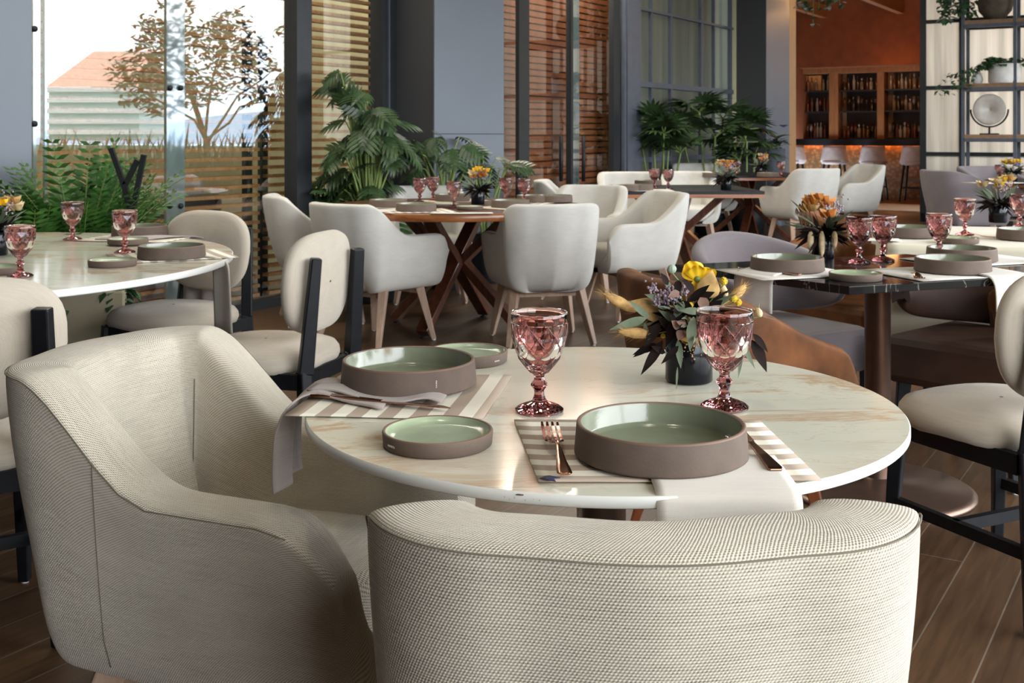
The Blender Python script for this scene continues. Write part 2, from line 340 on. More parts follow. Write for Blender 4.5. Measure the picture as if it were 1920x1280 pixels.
# ------------------------------------------------------------------ mesh builder
class MB:
    def __init__(s): s.v = []; s.f = []; s.uv = []; s.sm = []
    def face(s, idx, uvs=None, smooth=True):
        s.f.append(tuple(idx)); s.sm.append(smooth)
        s.uv.append(uvs if uvs else [(0, 0)]*len(idx))
    def grid(s, pts, closed_u=False, closed_v=False, smooth=True, uvs=None, flip=False):
        """pts[row][col]; UVs in metres by arc length"""
        nr, nc = len(pts), len(pts[0]); b = len(s.v)
        for r in pts: s.v.extend([tuple(p) for p in r])
        if uvs is None:
            du = [0.0]
            mid = pts[nr//2]
            for j in range(1, nc+1): du.append(du[-1]+(Vector(mid[j % nc])-Vector(mid[j-1])).length)
            dv = [0.0]
            for i in range(1, nr+1): dv.append(dv[-1]+(Vector(pts[i % nr][nc//2])-Vector(pts[i-1][nc//2])).length)
            uvs = lambda i, j: (du[j], dv[i])
        for i in range(nr if closed_v else nr-1):
            for j in range(nc if closed_u else nc-1):
                i2, j2 = (i+1) % nr, (j+1) % nc
                q = [b+i*nc+j, b+i*nc+j2, b+i2*nc+j2, b+i2*nc+j]
                w = [uvs(i, j), uvs(i, j+1), uvs(i+1, j+1), uvs(i+1, j)]
                if flip: q.reverse(); w.reverse()
                s.face(q, w, smooth)
    def poly(s, pts, smooth=False):
        b = len(s.v); s.v.extend([tuple(p) for p in pts]); s.face(range(b, b+len(pts)), [(p[0], p[1]) for p in pts], smooth)
    def box(s, c, size, R=None, smooth=False):
        c = Vector(c); hx, hy, hz = size[0]/2, size[1]/2, size[2]/2; b = len(s.v)
        for dx, dy, dz in ((-1,-1,-1),(1,-1,-1),(1,1,-1),(-1,1,-1),(-1,-1,1),(1,-1,1),(1,1,1),(-1,1,1)):
            p = Vector((dx*hx, dy*hy, dz*hz))
            if R is not None: p = R @ p
            s.v.append(tuple(c+p))
        X, Y, Z = size
        for q, (a, d) in (((0,3,2,1),(X,Y)),((4,5,6,7),(X,Y)),((0,1,5,4),(X,Z)),((1,2,6,5),(Y,Z)),((2,3,7,6),(X,Z)),((3,0,4,7),(Y,Z))):
            s.face([b+i for i in q], [(0,0),(a,0),(a,d),(0,d)], smooth)
    def prism(s, poly, z0, z1, smooth_side=False):
        n = len(poly); b = len(s.v)
        for p in poly: s.v.append((p[0], p[1], z0))
        for p in poly: s.v.append((p[0], p[1], z1))
        s.face([b+n-1-i for i in range(n)], [(poly[n-1-i][0], poly[n-1-i][1]) for i in range(n)], False)
        s.face([b+n+i for i in range(n)], [(p[0], p[1]) for p in poly], False)
        for i in range(n):
            j = (i+1) % n; s.face([b+i, b+j, b+n+j, b+n+i], None, smooth_side)
    def beam(s, a, bb, w0, w1=None, d0=None, d1=None, up=(0, 0, 1)):
        """tapered square bar from a to b"""
        a, bb = Vector(a), Vector(bb); w1 = w0 if w1 is None else w1; d0 = w0 if d0 is None else d0; d1 = w1 if d1 is None else d1
        ax = (bb-a).normalized(); upv = Vector(up)
        if abs(ax.dot(upv)) > 0.999: upv = Vector((0, 1, 0))
        x = ax.cross(upv).normalized(); y = x.cross(ax).normalized(); b = len(s.v)
        for p, w, d in ((a, w0, d0), (bb, w1, d1)):
            for i, j in ((-1,-1),(1,-1),(1,1),(-1,1)): s.v.append(tuple(p+x*(i*w/2)+y*(j*d/2)))
        s.face([b, b+1, b+2, b+3], None, False); s.face([b+7, b+6, b+5, b+4], None, False)
        for i in range(4):
            j = (i+1) % 4; s.face([b+j, b+i, b+4+i, b+4+j], None, False)
    def tube(s, pts, r, n=8, cap=True):
        pts = [Vector(p) for p in pts]; rs = r if isinstance(r, (list, tuple)) else [r]*len(pts)
        rows = []; up = Vector((0, 0, 1)); px = None
        for i, p in enumerate(pts):
            t = (pts[min(i+1, len(pts)-1)]-pts[max(i-1, 0)])
            t = t.normalized() if t.length > 1e-9 else Vector((0, 0, 1))
            if px is None:
                x = t.cross(up)
                if x.length < 1e-3: x = t.cross(Vector((0, 1, 0)))
            else: x = px-t*px.dot(t)
            x.normalize(); px = x; y = t.cross(x)
            rows.append([p+(x*math.cos(2*PI*k/n)+y*math.sin(2*PI*k/n))*rs[i] for k in range(n)])
        s.grid(rows, closed_u=True)
        if cap:
            b = len(s.v)-n*len(pts)
            s.face([b+n-1-k for k in range(n)], None, False); e = len(s.v)-n
            s.face([e+k for k in range(n)], None, False)
    def lathe(s, prof, n=48, c=(0, 0, 0), smooth=True, cap=False):
        cx, cy, cz = c
        rows = [[(cx+r*math.cos(2*PI*k/n), cy+r*math.sin(2*PI*k/n), cz+z) for k in range(n)] for r, z in prof]
        s.grid(rows, closed_u=True, smooth=smooth)
        if cap:
            b = len(s.v)-n*len(prof); s.face([b+n-1-k for k in range(n)], None, False)
    def ball(s, c, r, n=8, m=6, sc=(1, 1, 1)):
        rows = [[(c[0]+r*sc[0]*math.sin(PI*(i+0.02)/(m+0.04))*math.cos(2*PI*k/n), c[1]+r*sc[1]*math.sin(PI*(i+0.02)/(m+0.04))*math.sin(2*PI*k/n),
                  c[2]-r*sc[2]*math.cos(PI*i/m)) for k in range(n)] for i in range(m+1)]
        s.grid(rows, closed_u=True)
    def leaf(s, a, d, up, length, width, curl=0.0, n=5, cup=0.15, tip=0.9):
        """a tapered leaf blade from a along d, drooping by curl"""
        a = Vector(a); d = Vector(d).normalized(); up = Vector(up); side = d.cross(up)
        if side.length < 1e-3: side = d.cross(Vector((1, 0, 0)))
        side.normalize(); nrm = side.cross(d).normalized(); rows = []
        for i in range(n+1):
            t = i/n; w = width*0.5*(math.sin(PI*min(1, t**tip*0.97+0.03)))
            p = a+d*(length*t)-nrm*(curl*length*t*t)
            rows.append([p-side*w+nrm*(cup*w), p, p+side*w+nrm*(cup*w)])
        s.grid(rows)
    def build(s, name, mat, parent=None, loc=None, rotz=0.0, bevel=0.0, sub=0, solid=0.0, rm=None):
        me = bpy.data.meshes.new(name); me.from_pydata(s.v, [], s.f); me.update()
        ul = me.uv_layers.new(name='UVMap'); k = 0
        flat = []
        for w in s.uv:
            for q in w: flat.extend((q[0], q[1]))
        ul.data.foreach_set('uv', flat)
        me.polygons.foreach_set('use_smooth', s.sm)
        me.materials.append(mat if not isinstance(mat, str) else M[mat])
        o = bpy.data.objects.new(name, me); COL.objects.link(o)
        if parent is not None: o.parent = parent
        if loc is not None: o.location = loc
        o.rotation_euler = (0, 0, rotz)
        if solid: md = o.modifiers.new('thickness', 'SOLIDIFY'); md.thickness = solid; md.offset = 0
        if bevel: md = o.modifiers.new('soft_edge', 'BEVEL'); md.width = bevel; md.segments = 2; md.limit_method = 'ANGLE'; md.angle_limit = math.radians(40)
        if sub: md = o.modifiers.new('smooth', 'SUBSURF'); md.levels = sub; md.render_levels = sub
        return o
def tag(o, label=None, cat=None, group=None, kind=None):
    if label: o['label'] = label
    if cat: o['category'] = cat
    if group: o['group'] = group
    if kind: o['kind'] = kind
    return o
def thing(name, label, cat, loc=(0, 0, 0), rotz=0.0, group=None, kind=None):
    o = bpy.data.objects.new(name, None); COL.objects.link(o); o.empty_display_size = 0.1
    o.location = loc; o.rotation_euler = (0, 0, rotz); return tag(o, label, cat, group, kind)
def dup(root, label=None, loc=None, rotz=None, group=None, scale=None, mats=None):
    kids = {}
    for o in list(COL.objects): 
        if o.parent is not None: kids.setdefault(o.parent.name, []).append(o)
    def cp(o, par):
        c = o.copy(); COL.objects.link(c)
        if par is not None: c.parent = par
        if mats and c.type == 'MESH' and c.data.materials and c.data.materials[0].name in mats:
            c.data = c.data.copy(); c.data.materials[0] = mats[c.data.materials[0].name]
        for ch in kids.get(o.name, []): cp(ch, c)
        return c
    r = cp(root, None)
    if loc is not None: r.location = loc
    if rotz is not None: r.rotation_euler[2] = rotz
    if label: r['label'] = label
    if group: r['group'] = group
    if scale: r.scale = (scale,)*3 if not isinstance(scale, tuple) else scale
    return r
def struct(o): o['kind'] = 'structure'; return o
used = set()
def first(key):
    if key in used: return False
    used.add(key); return True
PROTO = {}
def place(key, maker, label, loc, rotz=0.0, group=None, scale=None):
    if key not in PROTO:
        o = maker(); PROTO[key] = o; o.location = loc; o.rotation_euler[2] = rotz; o['label'] = label
        if group: o['group'] = group
        if scale: o.scale = (scale,)*3 if not isinstance(scale, tuple) else scale
        return o
    return dup(PROTO[key], label, loc, rotz, group, scale or 1.0)
def face_rot(d): return math.atan2(d[1], d[0])-PI/2     # things are built facing +Y
# ================================================================== SETTING
def wall_box(name, s0, s1, o0, o1, z0, z1, mat, kind='structure', bevel=0.0, parent=None):
    """a block in room coordinates"""
    m = MB(); c = rw((s0+s1)/2, (o0+o1)/2, (z0+z1)/2)
    m.box((0, 0, 0), (abs(s1-s0), abs(o1-o0), abs(z1-z0)))
    o = m.build(name, mat, parent, bevel=bevel)
    if parent is None: o.location = c; o.rotation_euler = (0, 0, ROT)
    if kind: o['kind'] = kind
    return o
def rbox(m, s0, s1, o0, o1, z0, z1):
    R = Matrix.Rotation(ROT, 3, 'Z'); m.box(rw((s0+s1)/2, (o0+o1)/2, (z0+z1)/2), (abs(s1-s0), abs(o1-o0), abs(z1-z0)), R)
# floor as one sheet so that the plank pattern runs through
m = MB(); m.poly([rw(SN, -0.1), rw(SN, RW), rw(SF+9, RW), rw(SF+9, -0.1)][::-1])
for i in range(4): pass
fl = m.build('floor', 'floor'); struct(fl)
if fl.data.polygons[0].normal.z < 0: fl.data.flip_normals()
wall_box('ceiling', SN, SF+0.3, -0.1, RW, CEIL, CEIL+0.2, 'ceil')
# rear wall
m = MB(); rbox(m, SN-0.2, SN, -0.1, RW, 0, CEIL)
struct(m.build('wall_rear', 'plaster'))
# garden side: low kerb, header and slim posts outside the mirrored view
m = MB(); rbox(m, SN, SF, RW, RW+0.2, 0, 0.08); rbox(m, SN, SF, RW, RW+0.25, CEIL-0.12, CEIL+0.2)
for s0 in (-4.6, -0.2): rbox(m, s0, s0+0.12, RW, RW+0.12, 0, CEIL)
rbox(m, SN, SG, RW, RW+0.2, 0, CEIL); rbox(m, 9.4, SF, RW, RW+0.2, 0, CEIL)  # unseen solid end stretches, sized to cut the daylight
struct(m.build('wall_garden_side', 'frame_dark'))
# near column and the two piers of the window wall
sA = ws(onwall(60, 0.42)); 
wall_box('wall_left', -13.5, -6.2, -0.1, 0.1, 0, CEIL, 'plaster')
pier = lambda n, s0, s1: wall_box(n, s0, s1, -0.12, 0.42, 0, CEIL, 'col_grey', bevel=0.004)
pier('trim_1', -6.2, sA)
s2a, s2b = ws(onwall(815, 0.42)), ws(onwall(945, 0.42))
pier('trim_2', s2a, s2b)
s3a, s3b = ws(onwall(1437, 0.42)), ws(onwall(1480, 0.42))
pier('trim_3', s3a, s3b)
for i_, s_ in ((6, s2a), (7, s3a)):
    wall_box('trim_%d' % i_, s_-0.012, s_-0.001, -0.1, 0.418, 0, CEIL, 'clad_dark')  # dark skin on each pier's side stands in for shade
m = MB(); rbox(m, s3b, s3b+0.30, -0.12, 0.42, 0, CEIL); struct(m.build('door_1', 'jamb'))      # oak jamb of the bar opening
# panel joint on pier 2
m = MB(); rbox(m, s2a, s2b, 0.418, 0.4215, zat(251, 9.3)-0.003, zat(251, 9.3)+0.003); struct(m.build('trim_4', 'frame_dark'))
# left glazing: bottom and top rails, stiles, panes
def glazing(idx, pxs, pane_ranges, rails=True, z0=0.06, z1=3.68, pm='pane'):
    root = thing('window_%d' % idx, None, None, (0, 0, 0)); root['kind'] = 'structure'
    m = MB()
    for (a, b_, o0, o1) in pxs:
        s0, s1 = ws(onwall(a)), ws(onwall(b_)); rbox(m, s0, s1, o0, o1, 0, CEIL)
    if rails:
        s0 = ws(onwall(pane_ranges[0][0])); s1 = ws(onwall(pane_ranges[-1][1]))
        rbox(m, s0, s1, -0.05, 0.05, 0, z0); rbox(m, s0, s1, -0.05, 0.05, z1, CEIL)
    m.build('window_frame', 'frame_dark', root)
    for a, b_ in pane_ranges:
        m = MB(); s0, s1 = ws(onwall(a)), ws(onwall(b_))
        m.poly([rw(s0, 0, z0), rw(s1, 0, z0), rw(s1, 0, z1), rw(s0, 0, z1)]); m.build('window_pane', pm, root)
    return root
g1 = glazing(1, [(545, 573, -0.06, 0.06)], [(30, 310), (344, 546)])
m = MB(); rbox(m, ws(onwall(310)), ws(onwall(344)), -0.012, 0.012, 0.06, 3.0); m.build('glass_stile', 'stile', g1)
m = MB(); rbox(m, ws(onwall(60)), ws(onwall(66)), -0.01, 0.01, 0.0, 3.6); rbox(m, ws(onwall(80)), ws(onwall(84)), 0.0, 0.02, 0.0, 3.6); m.build('glass_edge', 'stile', g1)
m = MB()
for py in (54, 165, 232, 386):
    for px in ((63, 65) if py in (54, 232) else (319, 339)):
        p = onwall(px, 0.02); z = zat(py, p.y); m.ball((p.x, p.y, z), 0.018, 8, 6)
m.build('glass_fitting', 'black_metal', g1)
g2 = glazing(2, [(706, 716, -0.06, 0.06), (720, 738, -0.06, 0.06)], [(573, 712)])
g3 = glazing(3, [(970, 989, -0.02, 0.02), (1146, 1158, -0.03, 0.03), (1066, 1070, -0.03, 0.03)], [(930, 1160)], pm='pane_door')
m = MB(); rbox(m, ws(onwall(1070)), ws(onwall(1084)), -0.01, 0.012, 0.0, 3.6); m.build('glass_stile', 'stile', g3)
m = MB(); rbox(m, ws(onwall(716.5)), ws(onwall(718.5)), 0.03, 0.07, 0.0, CEIL); m.build('metal_edge', 'frame_grey', g2)
m = MB(); rbox(m, ws(onwall(1160.5)), ws(onwall(1163.5)), 0.03, 0.07, 0.0, CEIL); m.build('metal_edge', 'frame_grey', g3)
m = MB(); z = zat(90, 12.0)
for px in (1052, 1094):   # pull handles
    p = onwall(px, 0.09); m.tube([(p.x, p.y, zat(255, p.y)), (p.x, p.y, zat(340, p.y))], 0.02, 8)
    q = onwall(px, 0.0); m.tube([(p.x, p.y, zat(300, p.y)), (q.x, q.y, zat(300, p.y))], 0.012, 8)
m.build('door_pull', 'black_metal', g3)
# fluted glass window between pier 3 and the slatted windows
g4 = thing('window_4', None, None); g4['kind'] = 'structure'
m = MB(); sL, sR = ws(onwall(1165)), ws(onwall(1190)); rbox(m, sL, sR, -0.08, 0.08, 0, CEIL)
for px, w in ((1217, .03), (1254, .05), (1311, .05), (1335, .02), (1366, .06)):
    s0 = ws(onwall(px)); rbox(m, s0-w/2, s0+w/2, -0.03, 0.04, 0, CEIL)
s0, s1 = sR, ws(onwall(1370)); yb = onwall(1190).y
for py, w in ((15, .03), (157, .06), (236, .03), (300, .06)): z = zat(py, yb); rbox(m, s0, s1, -0.03, 0.045, z-w/2, z+w/2)
rbox(m, s0, s1, -0.05, 0.05, 0, 0.5)
m.build('window_frame', 'frame_grey', g4)
m = MB(); pts = [[rw(s0, 0, 0.4), rw(s1, 0, 0.4)], [rw(s0, 0, 3.7), rw(s1, 0, 3.7)]]; m.grid(pts, smooth=False); m.build('window_pane', 'fluted_grey', g4)
wall_box('trim_5', ws(onwall(1370)), s3a, -0.10, 0.0, 0, CEIL, 'olive_wall')
# ---- covered terrace outside the left glazing
TS0, TS1 = -7.5, ws(onwall(1168))
wall_box('wall_terrace', TS0, TS1+2.5, -1.75, -1.6, -0.1, 3.9, 'olive_wall')
wall_box('floor_terrace', TS0, TS1+2.5, -1.75, -0.1, -0.1, -0.02, 'terrace')
wall_box('ceiling_terrace', TS0, TS1+2.5, -1.75, -0.1, 3.76, 3.9, 'ceil')
wall_box('wall_terrace_end', TS0-0.1, TS0, -1.75, -0.1, -0.1, 3.9, 'plaster')
wall_box('wall_terrace_far_end', TS1+2.5, TS1+2.6, -1.75, -0.1, -0.1, 3.9, 'plaster')
area('terrace_daylight', rw(-3.0, -0.95, 3.7), rw(-3.0, -0.95, 0), 7.5, 0.7, 220.0, (1.0, 0.96, 0.85))  # added unseen fill lamp; no sky reaches the closed terrace
area('terrace_daylight', rw(3.6, -0.95, 3.7), rw(3.6, -0.95, 0), 5.0, 0.7, 200.0, (1.0, 0.96, 0.85))  # second added fill, for the farther bays
area('slat_wash', rw(-3.0, -0.16, 3.72), rw(-3.0, -0.3, 0), 8.0, 0.16, 160.0, (1.0, 0.93, 0.8))  # added lamp behind the glass to brighten the slats
area('slat_wash', rw(3.6, -0.14, 3.72), rw(3.6, -0.26, 0), 4.6, 0.14, 200.0, (1.0, 0.9, 0.75))  # same added slat fill along the far screens
def slats(name, s0, s1, o, z0, z1, pitch, mat, label, th=0.024, dp=0.07):
    r = thing(name, label, 'slatted screen', (0, 0, 0))
    m = MB(); z = z0
    while z < z1: rbox(m, s0, s1, o-dp/2, o+dp/2, z-th/2, z+th/2); z += pitch
    m.build('slats', mat, r)
    m = MB()
    for s in (s0+0.03, s1-0.03): rbox(m, s-0.03, s+0.03, o-dp/2-0.05, o-dp/2-0.005, 0, z1)
    m.build('upright', 'frame_dark', r); return r
slats('slatted_screen', ws(onwall(70)), ws(onwall(548)), -0.35, 0.03, 3.66, 0.0655, 'slat', 'warm timber slatted screen behind the large glass door by the ferns')
slats('slatted_screen', ws(onwall(566)), ws(onwall(712))+0.45, -0.35, 0.03, 3.66, 0.0655, 'slat', 'warm timber slatted screen in front of the olive wall behind the tall philodendron')
slats('slatted_screen', ws(onwall(925)), ws(onwall(1152))+0.3, -0.25, 0.03, 3.66, 0.0655, 'slat_red', 'dense red brown slatted screen behind the glass doors with pull handles', th=0.05)
wall_box('wall_behind_slats', ws(onwall(940)), TS1+2.4, -0.5, -0.4, 0, 3.76, 'bar_wood')
# terrace furniture glimpsed through the slats
def terrace_sofa():
    a, b_ = ws(onwall(330)), ws(onwall(545)); r = thing('outdoor_sofa', 'grey outdoor sofa with pale cushions seen through the timber slats', 'sofa', rw((a+b_)/2, -1.1, 0), ROT)
    w = b_-a; m = MB(); m.box((0, 0, 0.2), (w, 0.8, 0.36)); m.build('base', 'stool', r, bevel=0.03)
    m = MB(); m.box((0, -0.36, 0.5), (w, 0.14, 0.5)); m.build('backrest', 'frame_dark', r, bevel=0.03)
    for k in range(2):
        m = MB(); m.box((-w/4+k*w/2, 0.02, 0.45), (w/2-0.03, 0.66, 0.14)); m.build('seat_cushion', 'linen_far', r, bevel=0.05)
        m = MB(); m.box((-w/4+k*w/2, -0.22, 0.68), (w/2-0.06, 0.16, 0.42)); m.build('back_cushion', 'linen_far', r, bevel=0.07)
terrace_sofa()
# ---- partition with bar opening, fluted screens
PS = SF                                   # s of the partition plane
mR = (1727-960)/FPX
def onpart(px, ds=0.0):
    """o coordinate on the partition plane seen in column px"""
    b_ = L0+V*(PS+ds); m_ = (px-960)/FPX; t = (m_*b_.y-b_.x)/(U.x-m_*U.y); return t
oR = onpart(1727); oS = onpart(1808)
wall_box('wall_partition_header', PS, PS+0.2, 0.42, oR, 3.9, 4.3, 'frame_dark')
def fluted_screen():
    g = thing('window_5', None, None); g['kind'] = 'structure'
    m = MB(); yb = rw(PS, oR).y
    def mullion(o, w=0.06): rbox(m, PS-0.03, PS+0.03, o-w/2, o+w/2, 0, CEIL)
    mullion(oR+0.03, 0.08); mullion(oS-0.03); o = oS+1.0
    while o < RW: mullion(o); o += 1.0
    for py in (42, 165, 288, 345): z = zat(py, yb); rbox(m, PS-0.025, PS+0.025, oR, RW, z-0.025, z+0.025)
    rbox(m, PS-0.03, PS+0.03, oR, RW, 0, 0.12)
    m.build('window_frame', 'frame_dark', g)
    m = MB(); m.grid([[rw(PS, oR, 0.1), rw(PS, RW, 0.1)], [rw(PS, oR, CEIL), rw(PS, RW, CEIL)]], smooth=False,
                     uvs=lambda i, j: (j*(RW-oR), i*3.6)); m.build('window_pane', 'fluted', g)
    # dark lower backing behind the bottom panes
fluted_screen()
wall_box('wall_partition_plinth', PS+0.10, PS+0.16, oR+0.1, RW, 0, 0.75, 'frame_dark')
wall_box('wall_partition_side', PS+0.04, PS+1.2, oR-0.02, oR+0.06, 0, CEIL, 'frame_dark')
wall_box('wall_passage', PS+3.2, PS+3.3, oR+0.1, RW, 0, CEIL, 'plaster')
wall_box('ceiling_passage', PS+0.3, PS+3.3, oR+0.06, RW, CEIL, CEIL+0.2, 'ceil')
area('passage_daylight', rw(PS+2.6, (oR+RW)/2+0.3, 2.6), rw(PS, (oR+RW)/2+0.3, 1.6), RW-oR-0.6, 1.8, 190.0, (1.0, 0.96, 0.90))
# ---- bar room
BS = PS+7.2                               # s of the back bar face
wall_box('wall_bar_left', PS+0.2, BS+1.2, -1.9, -1.7, 0, 4.6, 'bar_wall')
wall_box('wall_bar_left_return', PS, PS+0.2, -1.9, -0.12, 0, 4.6, 'bar_wall')
wall_box('wall_bar_back', BS+0.45, BS+0.6, -1.9, 6.5, 0, 4.6, 'bar_wall')
wall_box('wall_bar_right', PS+3.3, BS+0.6, 6.4, 6.5, 0, 4.6, 'bar_wall')
wall_box('ceiling_bar', PS, BS+0.6, -1.9, 6.5, 4.4, 4.6, 'bar_wall')
wall_box('trim_bar_bulkhead', BS-0.5, BS+0.45, -1.7, 6.4, 2.55, 4.4, 'bar_wall')
wall_box('floor_threshold', PS+1.9, PS+3.6, -1.7, 6.4, 0.0, 0.012, 'plaster')
def onbar(px, ds):
    b_ = L0+V*(PS+ds); m_ = (px-960)/FPX; return (m_*b_.y-b_.x)/(U.x-m_*U.y)
def bar_beams():
    for k in range(5):
        o0 = -1.2+k*1.5; m = MB(); rbox(m, PS+0.6, BS-0.5, o0, o0+0.12, 3.55, 3.8)
        o = m.build('ceiling_beam', 'bar_wood'); tag(o, None, 'beam', None); o['kind'] = 'structure'
bar_beams()
def back_bar():
    y0 = rw(BS, 1.0).y; r = thing('back_bar_cabinet', 'tall timber back bar cabinet with bottle shelves and amber light', 'cabinet')
    yy = lambda px: onbar(px, BS-PS)
    ztop = zat(132, y0); zc = zat(262, y0)
    m = MB(); rbox(m, BS+0.30, BS+0.34, -1.7, 6.3, 0, ztop+0.1); m.build('back_panel', 'bar_dark', r)
    m = MB(); rbox(m, BS-0.1, BS+0.34, -1.7, 6.3, ztop, ztop+0.12); m.build('top_board', 'bar_wood', r)
    for a, b_ in ((1440, 1450), (1555, 1572), (1645, 1658), (1738, 1750)):
        m = MB(); rbox(m, BS-0.02, BS+0.3, yy(a), yy(b_), 0, ztop); m.build('upright', 'bar_wood', r)
    for a, b_ in ((1573, 1581), (1659, 1669)):
        m = MB(); rbox(m, BS+0.26, BS+0.3, yy(a), yy(b_), 0.9, ztop); m.build('side_panel', 'shelf_wood', r)
    shelves = []
    for py in (165, 206, 258):
        z = zat(py, y0)
        m = MB(); rbox(m, BS, BS+0.3, -1.7, 6.3, z-0.03, z); m.build('shelf', 'bar_dark', r); shelves.append(z)
    m = MB(); rbox(m, BS-0.1, BS+0.3, -1.7, 6.3, shelves[2]-0.1, shelves[2]-0.03); m.build('counter', 'bar_wood', r)
    return shelves, yy
SHELVES, BO = back_bar()
def bottle(kind, h, r):
    m = MB(); pr = [(r, 0.0), (r, h*0.58), (r*0.85, h*0.66), (r*0.36, h*0.76), (r*0.34, h*0.98), (r*0.36, h), (0.001, h)]
    if kind == 1: pr = [(r*0.4, 0.0), (r*0.12, 0.02), (r*0.12, h*0.4), (r, h*0.6), (r*0.9, h), (0.001, h*0.62)]
    if kind == 2: pr = [(r*1.2, 0.0), (r*1.2, h*0.62), (r*0.4, h*0.72), (r*0.4, h*0.85), (r*0.6, h*0.86), (r*0.6, h), (0.001, h)]
    m.lathe(pr, 10); return m
rb = random.Random(5)
names = {0: ('bottle', 'bottle'), 1: ('stemmed_glass', 'glass'), 2: ('decanter', 'decanter')}
colw = ['amber', 'clear', 'dark', 'red', 'pale']
BPROTO = {}
bays = (('left', 1494, 1553), ('middle', 1576, 1643), ('right', 1662, 1724))
lev = ('top', 'middle', 'lowest')
ORD = ('first', 'second', 'third', 'fourth', 'fifth', 'sixth', 'seventh', 'eighth', 'ninth')
for li, z in enumerate(SHELVES):
    for bay, a, b_ in bays:
        n = 8 if li < 2 else 9
        for k in range(n):
            px = a+(b_-a)*(k+0.5)/n+rb.uniform(-0.8, 0.8); kind = rb.choice((0, 0, 1, 2) if li else (0, 0, 0, 2)); ci = rb.randrange(5); h = rb.choice((0.24, 0.28, 0.31))
            key = (kind, ci, h)
            nm, ct = names[kind]; w = colw[ci]
            lab = '%s %s, %s from the left on the %s back bar shelf, %s bay' % (w, nm.replace('_', ' '), ORD[k], lev[li], bay)
            grp = 'drinks ware on the %s back bar shelf in the %s bay' % (lev[li], bay)
            o_ = BO(px)+0.0; loc = rw(BS+0.12+rb.uniform(-0.04, 0.05), o_, z)
            if key not in BPROTO:
                o = bottle(kind, h, 0.032).build(nm, M['btl'][ci]); BPROTO[key] = o
            else:
                o = BPROTO[key].copy(); COL.objects.link(o)
            o.location = loc; tag(o, lab, ct, grp)
# books / boxes in amber on the top left shelf
for k in range(4):
    m = MB(); m.box((0, 0, 0.16), (0.09, 0.1, 0.32)); o = m.build('gift_box', 'orange_fl')
    o.location = rw(BS+0.16, BO(1505+k*9), SHELVES[0]); o.rotation_euler = (0, 0, ROT)
    tag(o, 'amber lit box, %s from the left end of the top back bar shelf' % ORD[k], 'box', 'amber boxes on the top bar shelf')
CS = BS-2.0                               # bar counter front
def bar_counter():
    r = thing('bar_counter', 'long bar counter with black top, glowing edge and patterned front', 'bar counter')
    y0 = rw(CS, 1.5).y; zt = zat(261, y0)
    m = MB(); rbox(m, CS-0.25, CS+0.55, -1.6, 5.4, zt-0.08, zt); m.build('counter_top', 'black_metal', r)
    m = MB(); rbox(m, CS-0.02, CS+0.5, -1.5, 5.3, 0, zt-0.08); 
    m.build('counter_front', M['bar_front'], r)
    m = MB(); rbox(m, CS-0.09, CS-0.07, -1.5, 5.3, zt-0.095, zt-0.082); m.build('light_strip', 'led', r)
    m = MB(); rbox(m, CS-0.25, CS-0.23, -1.6, 5.4, zt-0.12, zt-0.08); m.build('top_lip', 'black_metal', r)
    z = zat(337, y0); m = MB(); rbox(m, CS-0.32, CS-0.28, -1.5, 5.3, z-0.03, z+0.03); m.build('foot_rail', 'shelf_wood', r)
    return zt
mm, nt, b = new_mat('patterned_bar_front'); v = coord(nt); vo = N(nt, 'ShaderNodeTexVoronoi'); nt.links.new(v, vo.inputs['Vector']); vo.inputs['Scale'].default_value = 16
nt.links.new(ramp(nt, [(0.1, (0.34, 0.18, 0.07)), (0.6, (0.16, 0.08, 0.03))], vo.outputs['Distance']).outputs[0], b.inputs['Base Color']); b.inputs['Roughness'].default_value = 0.35
M['bar_front'] = mm
ZB = bar_counter()
def stool(label):
    r = thing('bar_stool', label, 'stool', group='taupe bar stools at the counter')
    m = MB(); rows = []
    for i in range(7):
        t = i/6; rows.append([(0.24*math.sin(a)*(1-0.25*t), -0.22*math.cos(a)*(1+0.1*t)+0.02, 0.68+0.30*t) for a in [(-1.9+3.8*j/14) for j in range(15)]])
    m.grid(rows); m.build('backrest', 'stool', r, solid=0.03)
    m = MB(); m.lathe([(0.2, 0.64), (0.23, 0.66), (0.23, 0.70), (0.18, 0.72), (0.001, 0.725)], 24); m.build('seat', 'stool', r)
    for sx in (-1, 1):
        for sy in (-1, 1):
            m = MB(); m.beam((sx*0.14, sy*0.14, 0.65), (sx*0.21, sy*0.21, 0), 0.035, 0.025); m.build('leg', 'black_wood', r)
    m = MB()
    for a, b_ in (((-1, -1), (1, -1)), ((1, -1), (1, 1)), ((1, 1), (-1, 1)), ((-1, 1), (-1, -1))): m.beam((a[0]*0.185, a[1]*0.185, 0.24), (b_[0]*0.185, b_[1]*0.185, 0.24), 0.02)
    m.build('footrest', 'black_metal', r); return r
sl = ('partly hidden behind the oak jamb', 'first from the oak jamb in full view', 'in the middle of the bar opening', 'partly hidden behind the fluted glass frame')
for k, px in enumerate((1486, 1564, 1637, 1714)):
    lab = 'taupe bar stool at the glowing counter, '+sl[k]
    loc = rw(CS-0.55, onbar(px, CS-0.55-PS), 0)
    if k == 0: st0 = stool(lab); st0.location = loc; st0.rotation_euler[2] = face_rot(V)
    else: dup(st0, lab, loc, face_rot(V))
for o_ in (0.3, 2.0, 3.7):
    l = bpy.data.lights.new('bar_lamp', 'POINT'); l.energy = 6; l.color = (1, 0.5, 0.18); l.shadow_soft_size = 0.15
    o = bpy.data.objects.new('bar_lamp', l); COL.objects.link(o); o.location = rw(BS-1.0, o_, 2.5)
